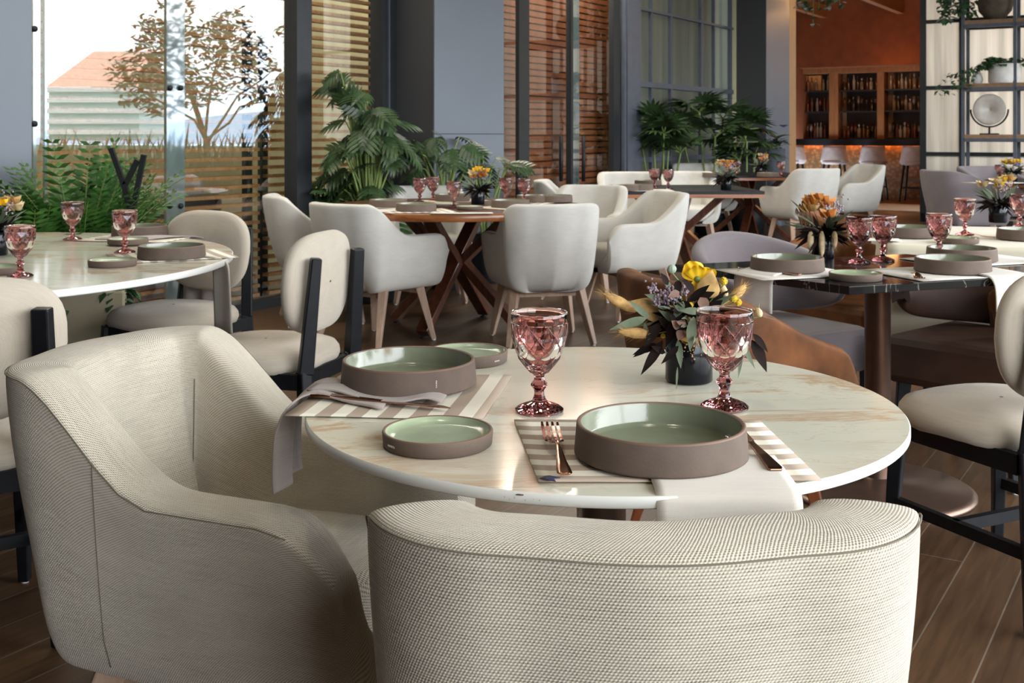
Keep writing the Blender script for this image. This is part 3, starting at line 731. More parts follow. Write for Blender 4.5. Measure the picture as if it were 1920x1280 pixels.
for o_ in (1.0, 3.2):
    l = bpy.data.lights.new('bar_ceiling_lamp', 'POINT'); l.energy = 48; l.color = (1, 0.52, 0.2); l.shadow_soft_size = 0.2
    o = bpy.data.objects.new('bar_ceiling_lamp', l); COL.objects.link(o); o.location = rw(PS+2.8, o_, 3.4)
# ---- ceiling lamps (above the frame, seen in reflections)
# ---- metal shelving unit on the right
def shelf_unit():
    d = 0.34; sF = PS-0.12-d
    o0 = onpart(1806, -0.12-d); o1 = onpart(1903, -0.12-d); o2 = o1+(o1-o0)+0.02
    yb = rw(sF, o0).y
    r = thing('shelving_unit', 'dark metal shelving unit with timber boards against the fluted glass', 'shelf')
    m = MB()
    for o_ in (o0, o1, o2):
        for s_ in (sF, sF+d): rbox(m, s_-0.02, s_+0.02, o_-0.02, o_+0.02, 0, CEIL)
    for py in (42, 160, 255, 340):
        z = zat(py, yb)
        for s_ in (sF, sF+d): rbox(m, s_-0.02, s_+0.02, o0, o2, z-0.075, z-0.03)
        for o_ in (o0, o1, o2): rbox(m, sF, sF+d, o_-0.02, o_+0.02, z-0.075, z-0.03)
    m.build('metal_frame', 'frame_grey', r); zs = []
    for py in (42, 160, 255, 340):
        z = zat(py, yb)
        for a, b_ in ((o0, o1), (o1, o2)):
            m = MB(); rbox(m, sF-0.02, sF+d, a+0.02, b_-0.02, z-0.03, z+0.02); m.build('shelf_board', 'shelf_wood', r)
        zs.append(z+0.02)
    return sF, d, o0, o1, o2, zs
SU = shelf_unit()
def ivy_strand(m, pts, rnd, leaf=0.05, dens=26, spread=0.05):
    pts = [Vector(p) for p in pts]
    for k in range(dens):
        t = rnd.random()*(len(pts)-1); i = int(t); p = pts[i].lerp(pts[min(i+1, len(pts)-1)], t-i)
        p = p+Vector((rnd.uniform(-1, 1), rnd.uniform(-1, 1), rnd.uniform(-.6, .6)))*spread
        a = rnd.uniform(0, 2*PI); d = Vector((math.cos(a), math.sin(a), rnd.uniform(-0.7, 0.3)))
        m.leaf(p, d, (0, 0, 1), leaf*rnd.uniform(0.7, 1.2), leaf*0.8*rnd.uniform(0.8, 1.1), 0.3, 3, 0.1, 0.6)
def shelf_things():
    sF, d, o0, o1, o2, zs = SU; sm = sF+d*0.4; rnd = random.Random(3)
    # plate on stand
    oc = onpart(1855, sm-PS); p = rw(sm, oc, 0); yb = p.y
    r = thing('display_plate_stand', 'round cream plate held upright on a black ring stand on the shelf', 'decorative plate', (p.x, p.y, zs[2]), face_rot(-V))
    R = (1884-1827)/2*yb/FPX; zc = zat(205, yb)-zs[2]
    m = MB(); rows = []
    for rr, dy in ((0.001, -0.03), (0.30, -0.03), (0.36, -0.018), (0.62, -0.012), (0.95, 0.01), (1.0, 0.0), (0.95, -0.005)):
        rows.append([(R*rr*math.cos(a), dy, zc+R*rr*math.sin(a)) for a in [2*PI*k/40 for k in range(40)]])
    m.grid(rows, closed_u=True); m.build('plate', 'plate_cream', r, solid=0.008)
    m = MB(); m.tube([((R+0.03)*math.cos(a), 0, zc+(R+0.03)*math.sin(a)) for a in [PI*(1.0+k/16) for k in range(17)]], 0.012, 6)
    m.tube([(0, 0, zc-R-0.03), (0, 0, 0.01)], 0.012, 6); m.build('ring_stand', 'black_metal', r)
    m = MB(); m.box((0, 0, 0.008), (0.22, 0.12, 0.016)); m.build('base', 'black_metal', r)
    # white pot with ivy
    oc = onpart(1884, sm-PS); p = rw(sm, oc, 0)
    r = thing('potted_ivy', 'trailing dark ivy in a wide white pot on the middle shelf', 'plant', (p.x, p.y, zs[1]), face_rot(-V))
    h = zat(120, p.y)-zs[1]; w = 0.20
    m = MB(); m.lathe([(w*0.93, 0), (w, 0.03), (w, h), (w-0.015, h), (w-0.02, h-0.04), (0.001, h-0.04)], 40); m.build('pot', 'white_pot', r)
    m = MB()
    for k in range(9):
        a = rnd.uniform(0, 2*PI); pts = [(0.05*math.cos(a), 0.05*math.sin(a), h), (0.2*math.cos(a), 0.16*math.sin(a), h+0.07), (0.26*math.cos(a), 0.2*math.sin(a), h-0.02)]
        ivy_strand(m, pts, rnd, 0.075, 40, 0.05)
    # strands trailing to the left over the board edge (towards the opening)
    for k in range(4):
        e = 0.35+0.13*k; ivy_strand(m, [(0.0, 0.1, h), (0.25*1, 0.15, h-0.02), (e, 0.18, h-0.16), (e+0.05, 0.2, h-0.30-0.05*k)], rnd, 0.075, 44, 0.045)
    m.build('leaves', 'green_ivy', r)
    # small white vase
    oc = onpart(1832, sm-PS); p = rw(sm, oc, zs[1])
    m = MB(); m.lathe([(0.05, 0), (0.075, 0.04), (0.07, 0.09), (0.04, 0.15), (0.045, 0.17), (0.03, 0.16), (0.001, 0.1)], 24)
    o = m.build('small_vase', 'white_pot', None, p); tag(o, 'small rounded white vase half hidden by ivy on the middle shelf', 'vase')
    # bowl on top shelf
    oc = onpart(1866, sm-PS); p = rw(sm, oc, zs[0])
    m = MB(); m.lathe([(0.07, 0), (0.11, 0.01), (0.20, 0.12), (0.215, 0.22), (0.20, 0.30), (0.14, 0.38), (0.12, 0.37), (0.18, 0.28), (0.001, 0.1)], 36)
    o = m.build('stoneware_jar', 'bronze', None, p); o.data.materials[0] = M['bark']; tag(o, 'large rounded brown stoneware jar on the top shelf', 'jar')
    # hanging plant at top left of the unit
    p = rw(sF+0.1, onpart(1795, sF+0.1-PS), 3.55)
    r = thing('hanging_plant', 'bushy trailing plant hanging from above at the left of the shelving unit', 'plant', (p.x, p.y, p.z))
    m = MB(); m.lathe([(0.08, -0.02), (0.14, 0.06), (0.15, 0.16), (0.13, 0.16), (0.001, 0.1)], 24); m.build('pot', 'black_metal', r)
    m = MB(); m.tube([(0, 0, 0.1), (0, 0, CEIL-3.55)], 0.006, 6); m.build('cord', 'black_metal', r)
    m = MB()
    for k in range(16):
        a = rnd.uniform(0, 2*PI); q = rnd.uniform(0.12, 0.27); dz = zat(rnd.uniform(18, 46), p.y)-3.55
        ivy_strand(m, [(0.1*math.cos(a), 0.1*math.sin(a), 0.16), (q*math.cos(a), q*math.sin(a), 0.1), (q*1.05*math.cos(a), q*1.05*math.sin(a), dz)], rnd, 0.10, 60, 0.06)
    m.build('leaves', 'green_ivy', r)
    # hanging vines over the bar opening
    p = rw(PS-0.15, onpart(1545, -0.15), 3.70)
    r = thing('hanging_vine', 'thin trailing vines hanging over the top left of the bar opening', 'plant', (p.x, p.y, p.z))
    m = MB(); rbx = Matrix.Rotation(ROT, 3, 'Z'); m.box((0, 0, 0), (0.12, 0.7, 0.1), rbx); m.build('planter_trough', 'frame_dark', r)
    m = MB(); st = MB()
    for px, py in ((1510, 22), (1522, 50), (1533, 18), (1545, 20), (1552, 12), (1572, 12), (1562, 8), (1500, 10)):
        q = rw(PS-0.15, onpart(px, -0.15), 3.7); dz = zat(py, p.y)-3.7; x, y = q.x-p.x, q.y-p.y
        pts = [(x, y, 0.05), (x+0.02, y-0.05, -0.05), (x, y-0.06, dz)]
        st.tube(pts, 0.006, 5); ivy_strand(m, pts, rnd, 0.10, 40, 0.05)
    m.build('leaves', 'green_ivy', r); st.build('vine_stem', 'stem', r)
shelf_things()
# fire call point on pier 2
p = onwall(776, 0.0); 
m = MB(); z = zat(279, onwall(776).y); sC = s2a; q = rw(sC, 0.21, z)
RB = Matrix.Rotation(ROT, 3, 'Z'); m.box((0, 0, 0), (0.03, 0.07, 0.10), RB)
o = m.build('fire_call_point', 'red_box', None, rw(s2a-0.03, 0.17, z), bevel=0.005); tag(o, 'small red fire call point on the dark side of the grey pier', 'call point')

# ================================================================== GARDEN seen mirrored in the glass
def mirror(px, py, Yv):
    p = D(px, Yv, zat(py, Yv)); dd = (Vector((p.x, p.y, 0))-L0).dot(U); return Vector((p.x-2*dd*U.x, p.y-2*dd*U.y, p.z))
m = MB(); c = rw(-1, 60, -0.3); m.poly([rw(-90, RW+0.3, -0.2), rw(90, RW+0.3, -0.2), rw(90, 160, -0.2), rw(-90, 160, -0.2)][::-1])
gr = m.build('ground_garden', 'lawn'); struct(gr)
if gr.data.polygons[0].normal.z < 0: gr.data.flip_normals()
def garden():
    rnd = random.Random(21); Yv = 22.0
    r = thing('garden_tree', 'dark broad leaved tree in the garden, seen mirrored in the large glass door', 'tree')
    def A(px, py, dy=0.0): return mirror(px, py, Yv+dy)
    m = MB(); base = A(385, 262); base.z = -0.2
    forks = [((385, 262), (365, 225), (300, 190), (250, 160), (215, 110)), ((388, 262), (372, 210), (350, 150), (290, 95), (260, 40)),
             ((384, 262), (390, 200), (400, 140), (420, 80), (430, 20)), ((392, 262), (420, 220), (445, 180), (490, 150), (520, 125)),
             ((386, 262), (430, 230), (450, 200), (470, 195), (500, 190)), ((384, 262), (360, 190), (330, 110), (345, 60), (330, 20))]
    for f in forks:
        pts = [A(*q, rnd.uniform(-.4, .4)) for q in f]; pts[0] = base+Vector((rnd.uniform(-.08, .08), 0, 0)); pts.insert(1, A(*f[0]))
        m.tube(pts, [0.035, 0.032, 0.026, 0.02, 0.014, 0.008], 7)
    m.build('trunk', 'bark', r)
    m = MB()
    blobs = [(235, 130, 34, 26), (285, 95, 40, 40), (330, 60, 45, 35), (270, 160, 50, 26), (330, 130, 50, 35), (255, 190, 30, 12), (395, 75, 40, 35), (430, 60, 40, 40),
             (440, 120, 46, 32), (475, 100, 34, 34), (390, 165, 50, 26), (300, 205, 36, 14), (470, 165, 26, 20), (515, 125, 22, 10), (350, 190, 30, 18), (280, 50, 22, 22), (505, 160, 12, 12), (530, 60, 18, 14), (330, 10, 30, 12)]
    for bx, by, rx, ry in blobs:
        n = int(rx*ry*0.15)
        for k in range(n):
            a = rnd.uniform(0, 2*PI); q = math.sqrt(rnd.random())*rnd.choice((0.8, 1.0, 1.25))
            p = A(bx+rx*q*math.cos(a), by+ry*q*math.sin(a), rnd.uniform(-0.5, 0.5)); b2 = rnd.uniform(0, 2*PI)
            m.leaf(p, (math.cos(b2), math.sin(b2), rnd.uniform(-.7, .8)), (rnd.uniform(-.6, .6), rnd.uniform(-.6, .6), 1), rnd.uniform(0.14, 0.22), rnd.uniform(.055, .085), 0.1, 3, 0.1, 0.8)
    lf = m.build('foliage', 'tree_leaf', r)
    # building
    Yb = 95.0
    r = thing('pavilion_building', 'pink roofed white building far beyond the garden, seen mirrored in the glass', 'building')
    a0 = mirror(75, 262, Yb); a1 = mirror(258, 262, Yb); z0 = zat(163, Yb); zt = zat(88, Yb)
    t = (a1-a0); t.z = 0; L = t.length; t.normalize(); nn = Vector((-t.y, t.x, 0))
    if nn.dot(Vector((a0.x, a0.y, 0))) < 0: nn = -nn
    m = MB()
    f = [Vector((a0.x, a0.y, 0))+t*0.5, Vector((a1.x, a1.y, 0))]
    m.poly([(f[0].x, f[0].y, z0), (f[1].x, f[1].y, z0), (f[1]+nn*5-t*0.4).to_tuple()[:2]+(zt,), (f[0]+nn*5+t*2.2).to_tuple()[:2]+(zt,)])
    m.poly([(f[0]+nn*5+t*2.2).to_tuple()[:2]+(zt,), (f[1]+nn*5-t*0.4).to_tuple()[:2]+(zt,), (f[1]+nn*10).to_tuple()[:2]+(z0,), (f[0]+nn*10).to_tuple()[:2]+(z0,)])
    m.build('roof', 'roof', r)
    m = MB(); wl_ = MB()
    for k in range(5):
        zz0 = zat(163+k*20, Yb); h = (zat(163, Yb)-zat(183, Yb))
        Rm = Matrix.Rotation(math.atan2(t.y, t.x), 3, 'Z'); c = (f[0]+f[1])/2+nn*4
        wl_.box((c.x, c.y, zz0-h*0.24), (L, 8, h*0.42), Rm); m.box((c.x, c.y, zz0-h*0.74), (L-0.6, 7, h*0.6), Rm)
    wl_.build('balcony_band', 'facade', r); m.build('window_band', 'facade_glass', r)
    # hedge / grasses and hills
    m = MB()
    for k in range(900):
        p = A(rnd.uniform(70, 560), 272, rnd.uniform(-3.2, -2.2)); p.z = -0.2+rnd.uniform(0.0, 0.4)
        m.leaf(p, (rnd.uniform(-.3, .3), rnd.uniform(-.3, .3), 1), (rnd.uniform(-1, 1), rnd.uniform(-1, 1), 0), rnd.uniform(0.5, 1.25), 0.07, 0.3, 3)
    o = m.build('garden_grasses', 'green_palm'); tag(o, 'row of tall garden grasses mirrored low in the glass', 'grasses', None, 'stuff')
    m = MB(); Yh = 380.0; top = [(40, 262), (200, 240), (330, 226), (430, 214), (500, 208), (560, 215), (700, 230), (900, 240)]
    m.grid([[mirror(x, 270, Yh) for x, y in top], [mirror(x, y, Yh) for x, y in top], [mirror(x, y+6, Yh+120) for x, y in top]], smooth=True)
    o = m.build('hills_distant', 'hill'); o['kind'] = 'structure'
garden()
# ================================================================== TABLEWARE
def text_on_drum(parent, txt, R, zc, ang, size, vertical=False):
    """small print wrapped on the clay side"""
    fc = bpy.data.curves.new('print_outline', 'FONT'); fc.body = txt; fc.size = size; fc.align_x = 'CENTER'; fc.align_y = 'CENTER'; fc.extrude = 0.0001
    tmp = bpy.data.objects.new('print_outline', fc); COL.objects.link(tmp); bpy.context.view_layer.update()
    me = bpy.data.meshes.new_from_object(tmp.evaluated_get(bpy.context.evaluated_depsgraph_get())); bpy.data.objects.remove(tmp)
    o = bpy.data.objects.new('printed_mark', me); COL.objects.link(o); o.parent = parent; me.materials.clear(); me.materials.append(M['white'])
    o.location = ((R+0.0004)*math.cos(ang), (R+0.0004)*math.sin(ang), zc)
    o.rotation_euler = Matrix(((-math.sin(ang), 0, math.cos(ang)), (math.cos(ang), 0, math.sin(ang)), (0, 1, 0))).to_euler() if not vertical else \
        (Matrix(((-math.sin(ang), 0, math.cos(ang)), (math.cos(ang), 0, math.sin(ang)), (0, 1, 0))) @ Matrix.Rotation(-PI/2, 3, 'Z')).to_euler()
    return o
def make_bowl(label='', R0=0.1165, R1=0.1135, h=0.043):
    r = thing('serving_bowl', label, 'bowl'); t = 0.006
    m = MB(); m.lathe([(R0-0.003, 0), (R0, 0.002), (R0, 0.004), (R1, h-0.003), (R1-0.001, h-0.001)], 96, cap=True); m.build('clay_wall', 'clay', r)
    m = MB(); m.lathe([(R1, h-0.004), (R1-0.0005, h-0.001), (R1-0.002, h), (R1-t+0.002, h), (R1-t, h-0.0015)], 96)
    m.build('rim', 'rim', r)
    m = MB(); m.lathe([(R1-t+0.0008, h-0.0008), (R1-t, h-0.003), (R0-t-0.004, 0.016), (R0-t-0.008, 0.0115), (R0-t-0.014, 0.010), (0.05, 0.0095), (0.0005, 0.0095)], 96)
    m.build('glazed_inside', 'glaze', r)
    return r
def make_plate(label=''):
    r = thing('side_plate', label, 'plate'); R = 0.078; h = 0.0215
    m = MB(); m.lathe([(R-0.004, 0), (R-0.0015, 0.002), (R, h-0.002), (R-0.001, h-0.001)], 72, cap=True); m.build('clay_wall', 'clay', r)
    m = MB(); m.lathe([(R, h-0.003), (R-0.001, h), (R-0.004, h), (R-0.0045, h-0.001)], 72); m.build('rim', 'rim', r)
    m = MB(); m.lathe([(R-0.0042, h-0.0006), (R-0.006, h-0.004), (R-0.013, 0.0125), (R-0.018, 0.0115), (0.03, 0.011), (0.0005, 0.011)], 72)
    m.build('glazed_inside', 'glaze_pale', r)
    return r
def make_goblet(label=''):
    r = thing('goblet', label, 'goblet')
    n = 20; m = MB()
    # foot, stem and knob: faceted with 10 sides
    k10 = 10
    prof = [(0.0005, 0.0), (0.036, 0.0), (0.0382, 0.0015), (0.0382, 0.004), (0.034, 0.0075), (0.022, 0.0125), (0.0135, 0.0155), (0.0115, 0.0175), (0.0085, 0.024), (0.0078, 0.030), (0.0085, 0.034),
            (0.0135, 0.0405), (0.0135, 0.043), (0.0085, 0.050), (0.0078, 0.054), (0.0095, 0.0585)]
    rows = []
    for i, (rr, z) in enumerate(prof):
        row = []
        for k in range(40):
            a = 2*PI*k/40
            f = 1.0
            if 4 <= i <= 6: f = 1.0-0.035*(0.5-0.5*math.cos(a*20))           # ribs in the foot
            elif i >= 7: f = math.cos(PI/k10)/math.cos((a % (2*PI/k10))-PI/k10) if k10 else 1
            row.append((rr*f*math.cos(a), rr*f*math.sin(a), z))
        rows.append(row)
    m.grid(rows, closed_u=True, smooth=False)
    base_last = len(m.v)-40
    # bowl: pressed diamonds
    N2 = 18
    zs = [(0.0605, 0.0135), (0.0705, 0.0235), (0.0835, 0.0325), (0.101, 0.0397), (0.1200, 0.0437), (0.1385, 0.0450)]
    rows = []
    rows.append([(0.0095*math.cos(2*PI*k/N2), 0.0095*math.sin(2*PI*k/N2), 0.0585) for k in range(N2)])
    for j, (z, R) in enumerate(zs):
        rows.append([(R*(1.0 if (k+j) % 2 else 0.955)*math.cos(2*PI*k/N2), R*(1.0 if (k+j) % 2 else 0.955)*math.sin(2*PI*k/N2), z) for k in range(N2)])
    b = len(m.v)
    for rr in rows: m.v.extend(rr)
    for j in range(len(rows)-1):
        for k in range(N2):
            k2 = (k+1) % N2; a, c_, d, e = b+j*N2+k, b+j*N2+k2, b+(j+1)*N2+k2, b+(j+1)*N2+k
            jj = j-1
            if (k+jj) % 2: m.face((a, c_, d), None, False); m.face((a, d, e), None, False)     # ridge through the high points
            else: m.face((a, c_, e), None, False); m.face((c_, d, e), None, False)
    rg = MB()
    for j in range(len(zs)-1):
        for k in range(N2):
            if (k+j) % 2:
                for dk in (-1, 1):
                    p0, p1 = rows[j+1][k], rows[j+2][(k+dk) % N2]; s_ = 1.004
                    rg.tube([(p0[0]*s_, p0[1]*s_, p0[2]), (p1[0]*s_, p1[1]*s_, p1[2])], 0.00062, 4, False)
    # smooth lip and inside
    n = 36; lip = [(0.0452, 0.1405), (0.0452, 0.150), (0.0449, 0.1555), (0.0440, 0.157), (0.0428, 0.1555), (0.0426, 0.145), (0.0424, 0.128), (0.0408, 0.108), (0.0365, 0.092), (0.028, 0.0795), (0.016, 0.0705), (0.0005, 0.068)]
    m.grid([[(rr*math.cos(2*PI*k/n), rr*math.sin(2*PI*k/n), z) for k in range(n)] for rr, z in lip], closed_u=True)
    m.build('glass_body', 'rose', r); rg.build('cut_ridges', 'ridge', r); return r
def make_fork(label=''):
    r = thing('fork', label, 'fork'); L = 0.208; m = MB()
    def zc(t):
        ks = ((0.0, 0.004), (0.15, 0.006), (0.40, 0.017), (0.50, 0.018), (0.60, 0.010), (0.75, 0.007), (0.9, 0.011), (1.0, 0.016))
        for (a_, x_), (b_, y_) in zip(ks, ks[1:]):
            if t <= b_: u_ = (t-a_)/(b_-a_); return x_+(y_-x_)*(u_*u_*(3-2*u_))
        return 0.016
    pr = [(0.0, 0.0080), (0.02, 0.0098), (0.07, 0.0095), (0.22, 0.0065), (0.38, 0.0034), (0.47, 0.0032), (0.52, 0.0060), (0.56, 0.0110), (0.62, 0.0128), (0.66, 0.0130)]
    top = [[(-w, t*L, zc(t)+0.0012), (-w*0.5, t*L, zc(t)+0.0024), (w*0.5, t*L, zc(t)+0.0024), (w, t*L, zc(t)+0.0012), (w*0.5, t*L, zc(t)-0.0006), (-w*0.5, t*L, zc(t)-0.0006)] for t, w in pr]
    m.grid(top, closed_u=True)
    m.face([len(m.v)-6*len(pr)+5-k for k in range(6)], None, False); m.face([len(m.v)-6+k for k in range(6)], None, False)
    m.build('handle', 'copper', r)
    m = MB()
    for k in range(4):
        x = -0.0110+k*0.00733; rows = []
        for t in (0.65, 0.70, 0.76, 0.82, 0.88, 0.94, 0.985, 1.0):
            w = 0.0021 if t < 0.97 else (0.0016 if t < 0.99 else 0.0006); rows.append([(x-w, t*L, zc(t)+0.0002), (x-w, t*L, zc(t)+0.0020), (x+w, t*L, zc(t)+0.0020), (x+w, t*L, zc(t)+0.0002)])
        m.grid(rows, closed_u=True, smooth=False); m.face([len(m.v)-4+i for i in range(4)], None, False)
    m.build('tines', 'copper', r); return r
def make_knife(label=''):
    r = thing('knife', label, 'knife'); L = 0.25; m = MB()
    pr = [(0.0, 0.0075, 0.0035), (0.02, 0.0098, 0.005), (0.25, 0.0070, 0.005), (0.45, 0.0050, 0.004), (0.52, 0.0045, 0.0035)]
    m.grid([[(-w, t*L, 0.001), (-w, t*L, 0.001+h), (w, t*L, 0.001+h), (w, t*L, 0.001)] for t, w, h in pr], closed_u=True, smooth=False)
    m.face((3, 2, 1, 0), None, False); m.build('handle', 'copper_dark', r, bevel=0.001)
    m = MB(); pr = [(0.50, -0.005, 0.005), (0.56, -0.007, 0.0065), (0.80, -0.0085, 0.0065), (0.93, -0.006, 0.0065), (1.0, 0.004, 0.0055)]
    m.grid([[(a, t*L, 0.0022), (a, t*L, 0.0030), (b_, t*L, 0.0038), (b_, t*L, 0.0018)] for t, a, b_ in pr], closed_u=True, smooth=False)
    m.build('blade', 'copper_dark', r); return r
def sheet(name, corners, mat, label, cat, group=None, z=0.0015, th=0.0016, nu=16, nv=14, wav=0.0006, seed=0, uvrot=False):
    """thin cloth lying on a table, corners counter-clockwise"""
    c = [Vector((p[0], p[1], 0)) for p in corners]; cen = sum(c, Vector())/4; rnd = random.Random(seed); ph = rnd.uniform(0, 6)
    m = MB(); rows = []; W = (c[1]-c[0]).length; H = (c[3]-c[0]).length
    z0 = corners[0][2]
    for i in range(nv+1):
        row = []
        for j in range(nu+1):
            u, v = j/nu, i/nv; p = (c[0]*(1-u)+c[1]*u)*(1-v)+(c[3]*(1-u)+c[2]*u)*v-cen
            row.append((p.x, p.y, wav*(1+math.sin(u*9+ph)*math.cos(v*7+ph))+0.0012*(1 if i in (0, nv) or j in (0, nu) else 0)))
        rows.append(row)
    m.grid(rows, uvs=(lambda i, j: (j/nu*W, i/nv*H)) if not uvrot else (lambda i, j: (i/nv*H, j/nu*W)))
    o = m.build(name, mat, None, (cen.x, cen.y, z0+z), solid=th); return tag(o, label, cat, group)
def drape(name, path, side, width, mat, label, cat, group=None, fold=0.006, nf=2.0, flare=0.0, th=0.004, nw=14, seed=0, skew=0.0):
    """cloth strip following a path (lies on the top, falls over the edge)"""
    rnd = random.Random(seed); ph = rnd.uniform(0, 6); side = Vector(side).normalized(); pts = [Vector(p) for p in path]
    fine = []
    for i in range(len(pts)-1):
        for k in range(4): fine.append(pts[i].lerp(pts[i+1], k/4))
    fine.append(pts[-1])
    for _ in range(2): fine = [fine[0]]+[(fine[i-1]+fine[i]*2+fine[i+1])/4 for i in range(1, len(fine)-1)]+[fine[-1]]
    org = Vector(path[0]); m = MB(); rows = []; n = len(fine)
    z0 = path[0][2]
    for i, p in enumerate(fine):
        t = i/(n-1); drop = max(0.0, z0-p.z); amp = fold*min(1, drop/0.05)
        dirp = (fine[min(i+1, n-1)]-fine[max(i-1, 0)]).normalized(); nr = dirp.cross(side).normalized()
        w = width*(1+flare*drop)
        rows.append([(p+side*((j/nw-0.5)*w+skew*drop)+nr*(amp*math.sin((j/nw)*nf*2*PI+ph+drop*3))-org) for j in range(nw+1)])
    m.grid(rows); o = m.build(name, mat, None, org, solid=th, bevel=0); return tag(o, label, cat, group)

# ================================================================== SEATING
def make_tub(mat='linen', legmat='ash', hb=0.80, ha=0.62, label='', fine=False, cat='armchair', name='tub_armchair', slope=False, seat_mat=None, a=0.325, ab=0.285, th=0.072, zb=0.30, lean=-0.03):
    r = thing(name, label, cat)
    yb, yf = -0.35, 0.30
    # plan path at the rim: right arm front -> back -> left arm front
    path = []; nc = 14; nst = 10; rc = 0.16
    def add(x, y): path.append((x, y))
    for k in range(nst): add(a-(a-ab)*(k/nst), yf-(yf-(yb+rc))*k/nst)
    for k in range(nc): th_ = (PI/2)*k/nc; add(ab-rc*(1-math.cos(th_)), yb+rc-rc*math.sin(th_)*1.0)
    nb = 12
    for k in range(nb+1):
        x = (ab-rc)-(2*(ab-rc))*k/nb; add(x, yb-0.025*math.cos(PI*x/(2*(ab-rc)))+0.0)
    L_ = [(-x, y) for x, y in path[:nst+nc]][::-1]; path += L_
    P_ = [Vector((x, y, 0)) for x, y in path]; n = len(P_)
    for _ in range(2): P_ = [P_[0]]+[(P_[i-1]+P_[i]*2+P_[i+1])/4 for i in range(1, n-1)]+[P_[-1]]
    arc = [0.0]
    for i in range(1, n): arc.append(arc[-1]+(P_[i]-P_[i-1]).length)
    T = arc[-1]
    def height(i):
        x, y = abs(P_[i].x), P_[i].y
        d = min(arc[i], T-arc[i])                  # distance from the arm front
        dm = yf-yb-rc+0.0                          # straight arm length
        # S-curve from arm to back around the corner
        if slope: t = min(1, max(0, (d-0.02)/0.62)); z = ha+(hb-ha)*(t*t*(3-2*t))
        else:
            t = min(1, max(0, (d-0.29)/0.26)) if fine else min(1, max(0, (d-0.31)/0.31)); z = ha+(hb-ha)*(t*t*(3-2*t)) + (0.012 if False else 0)
        # round the arm front down
        if d < 0.09: z -= 0.09*(1-math.sqrt(max(0, 1-((0.09-d)/0.09)**2)))*0.9
        return z
    nrm = []
    for i in range(n):
        t = (P_[min(i+1, n-1)]-P_[max(i-1, 0)]).normalized(); nn = Vector((-t.y, t.x, 0)); nrm.append(-nn)
    for i in range(n):
        if nrm[i].dot(P_[i]) < 0: nrm[i] = -nrm[i]
    prof_n = 11; cols = []; rim_o = []; seam_line = []
    for i in range(n):
        zt = height(i); nn = nrm[i]; back = max(0.0, -nn.y); side = abs(nn.x)
        inset = 0.12*back**1.5+0.045*side
        d = min(arc[i], T-arc[i]); tk = th*(1.0 if d > 0.03 else 0.55+0.45*(d/0.03)); off = -(th-tk)/2
        fr = min(1, max(0, (0.16-d)/0.16))          # arm front bottom sweeps back
        def pt(lat, z, extra_in=0.0):
            t = (z-zb)/(hb-zb); t = min(1, max(0, t)); ins = inset*(1-t)**1.6; w_ = max(0.0, (0.11-(z-zb))/0.11); ins += 0.06*(1-math.sqrt(max(0.0, 1-min(1, w_)**2)))
            q = P_[i]+nn*(lat-ins-extra_in)
            q.y += fr*lean*(1-min(1, (z-zb)/(ha-zb)))
            return Vector((q.x, q.y, z))
        col = []
        col.append(pt(off-0.13, zb-0.001)); col.append(pt(off-0.02, zb+0.001)); col.append(pt(off, zb+0.018)); col.append(pt(off, zb+0.05))
        m_ = 8
        for k in range(m_): z = zb+0.10+(zt-0.012-(zb+0.10))*k/(m_-1); col.append(pt(off, z))
        rim_o.append(pt(off, zt-0.006))
        rt = tk
        col += [pt(off-0.002, zt-0.004), pt(off-0.010, zt+0.002), pt(off-rt*0.45, zt+0.006), pt(off-rt*0.85, zt+0.003), pt(off-rt, zt-0.009)]
        zi = 0.42
        for k in range(1, 6): z = zt-0.02-(zt-0.02-zi)*k/5; t = (zt-z)/(zt-zi); col.append(pt(off-rt-0.012*t*back, z))
        cols.append(col)
    nrow = len(cols[0]); m = MB(); rows = [[cols[i][k] for i in range(n)] for k in range(nrow)]
    # arc-length UVs
    dv = [0.0]
    for k in range(1, nrow): dv.append(dv[-1]+(cols[n//2][k]-cols[n//2][k-1]).length)
    m.grid(rows, uvs=lambda i, j: (arc[min(j, n-1)], dv[min(i, nrow-1)]))
    # close the arm fronts
    for i, rev in ((0, False), (n-1, True)):
        colp = cols[i]; base = len(m.v)
        lo, hi = 0, nrow-1
        left = list(range(0, nrow//2)); 
        ring = [k for k in range(nrow)]
        pairs = nrow//2
        pts = []
        for k in range(pairs+1): a_, b_ = colp[min(k, nrow-1)], colp[nrow-1-k]; c_ = (a_+b_)/2+Vector((0, 0.018, 0)); pts.append([a_, c_, b_])
        m.grid(pts, flip=rev, uvs=lambda i2, j2: (j2*0.03, i2*0.03))
    m.build('shell', mat, r, sub=2 if fine else 1)
    # underside
    m = MB(); bot = [cols[i][0] for i in range(n)]; m.poly([(p.x, p.y, zb-0.001) for p in bot]); m.build('underside', 'black_metal', r)
    # seat cushion
    m = MB(); ins = [cols[i][nrow-1] for i in range(n)]
    ip = []
    x0 = a-th-0.005; pts2 = []
    for i in range(0, n, 2): q = P_[i]-nrm[i]*(th+0.012+0.10*max(0.0, -nrm[i].y)*0.55); pts2.append(Vector((q.x*0.995, min(q.y, yf-0.03), 0)))
    fr_pts = [Vector((pts2[-1].x*(1-2*k/8), yf-0.03+0.035*math.sin(PI*k/8), 0)) for k in range(1, 8)]
    loop = pts2+fr_pts; cen = sum(loop, Vector())/len(loop); rows = []
    for f, z in ((0.90, 0.325), (0.975, 0.335), (1.0, 0.36), (1.0, 0.435), (0.985, 0.452), (0.93, 0.463), (0.6, 0.470), (0.02, 0.472)):
        rows.append([cen+(p-cen)*f+Vector((0, 0, z)) for p in loop])
    b0 = len(m.v); m.grid(rows, closed_u=True)
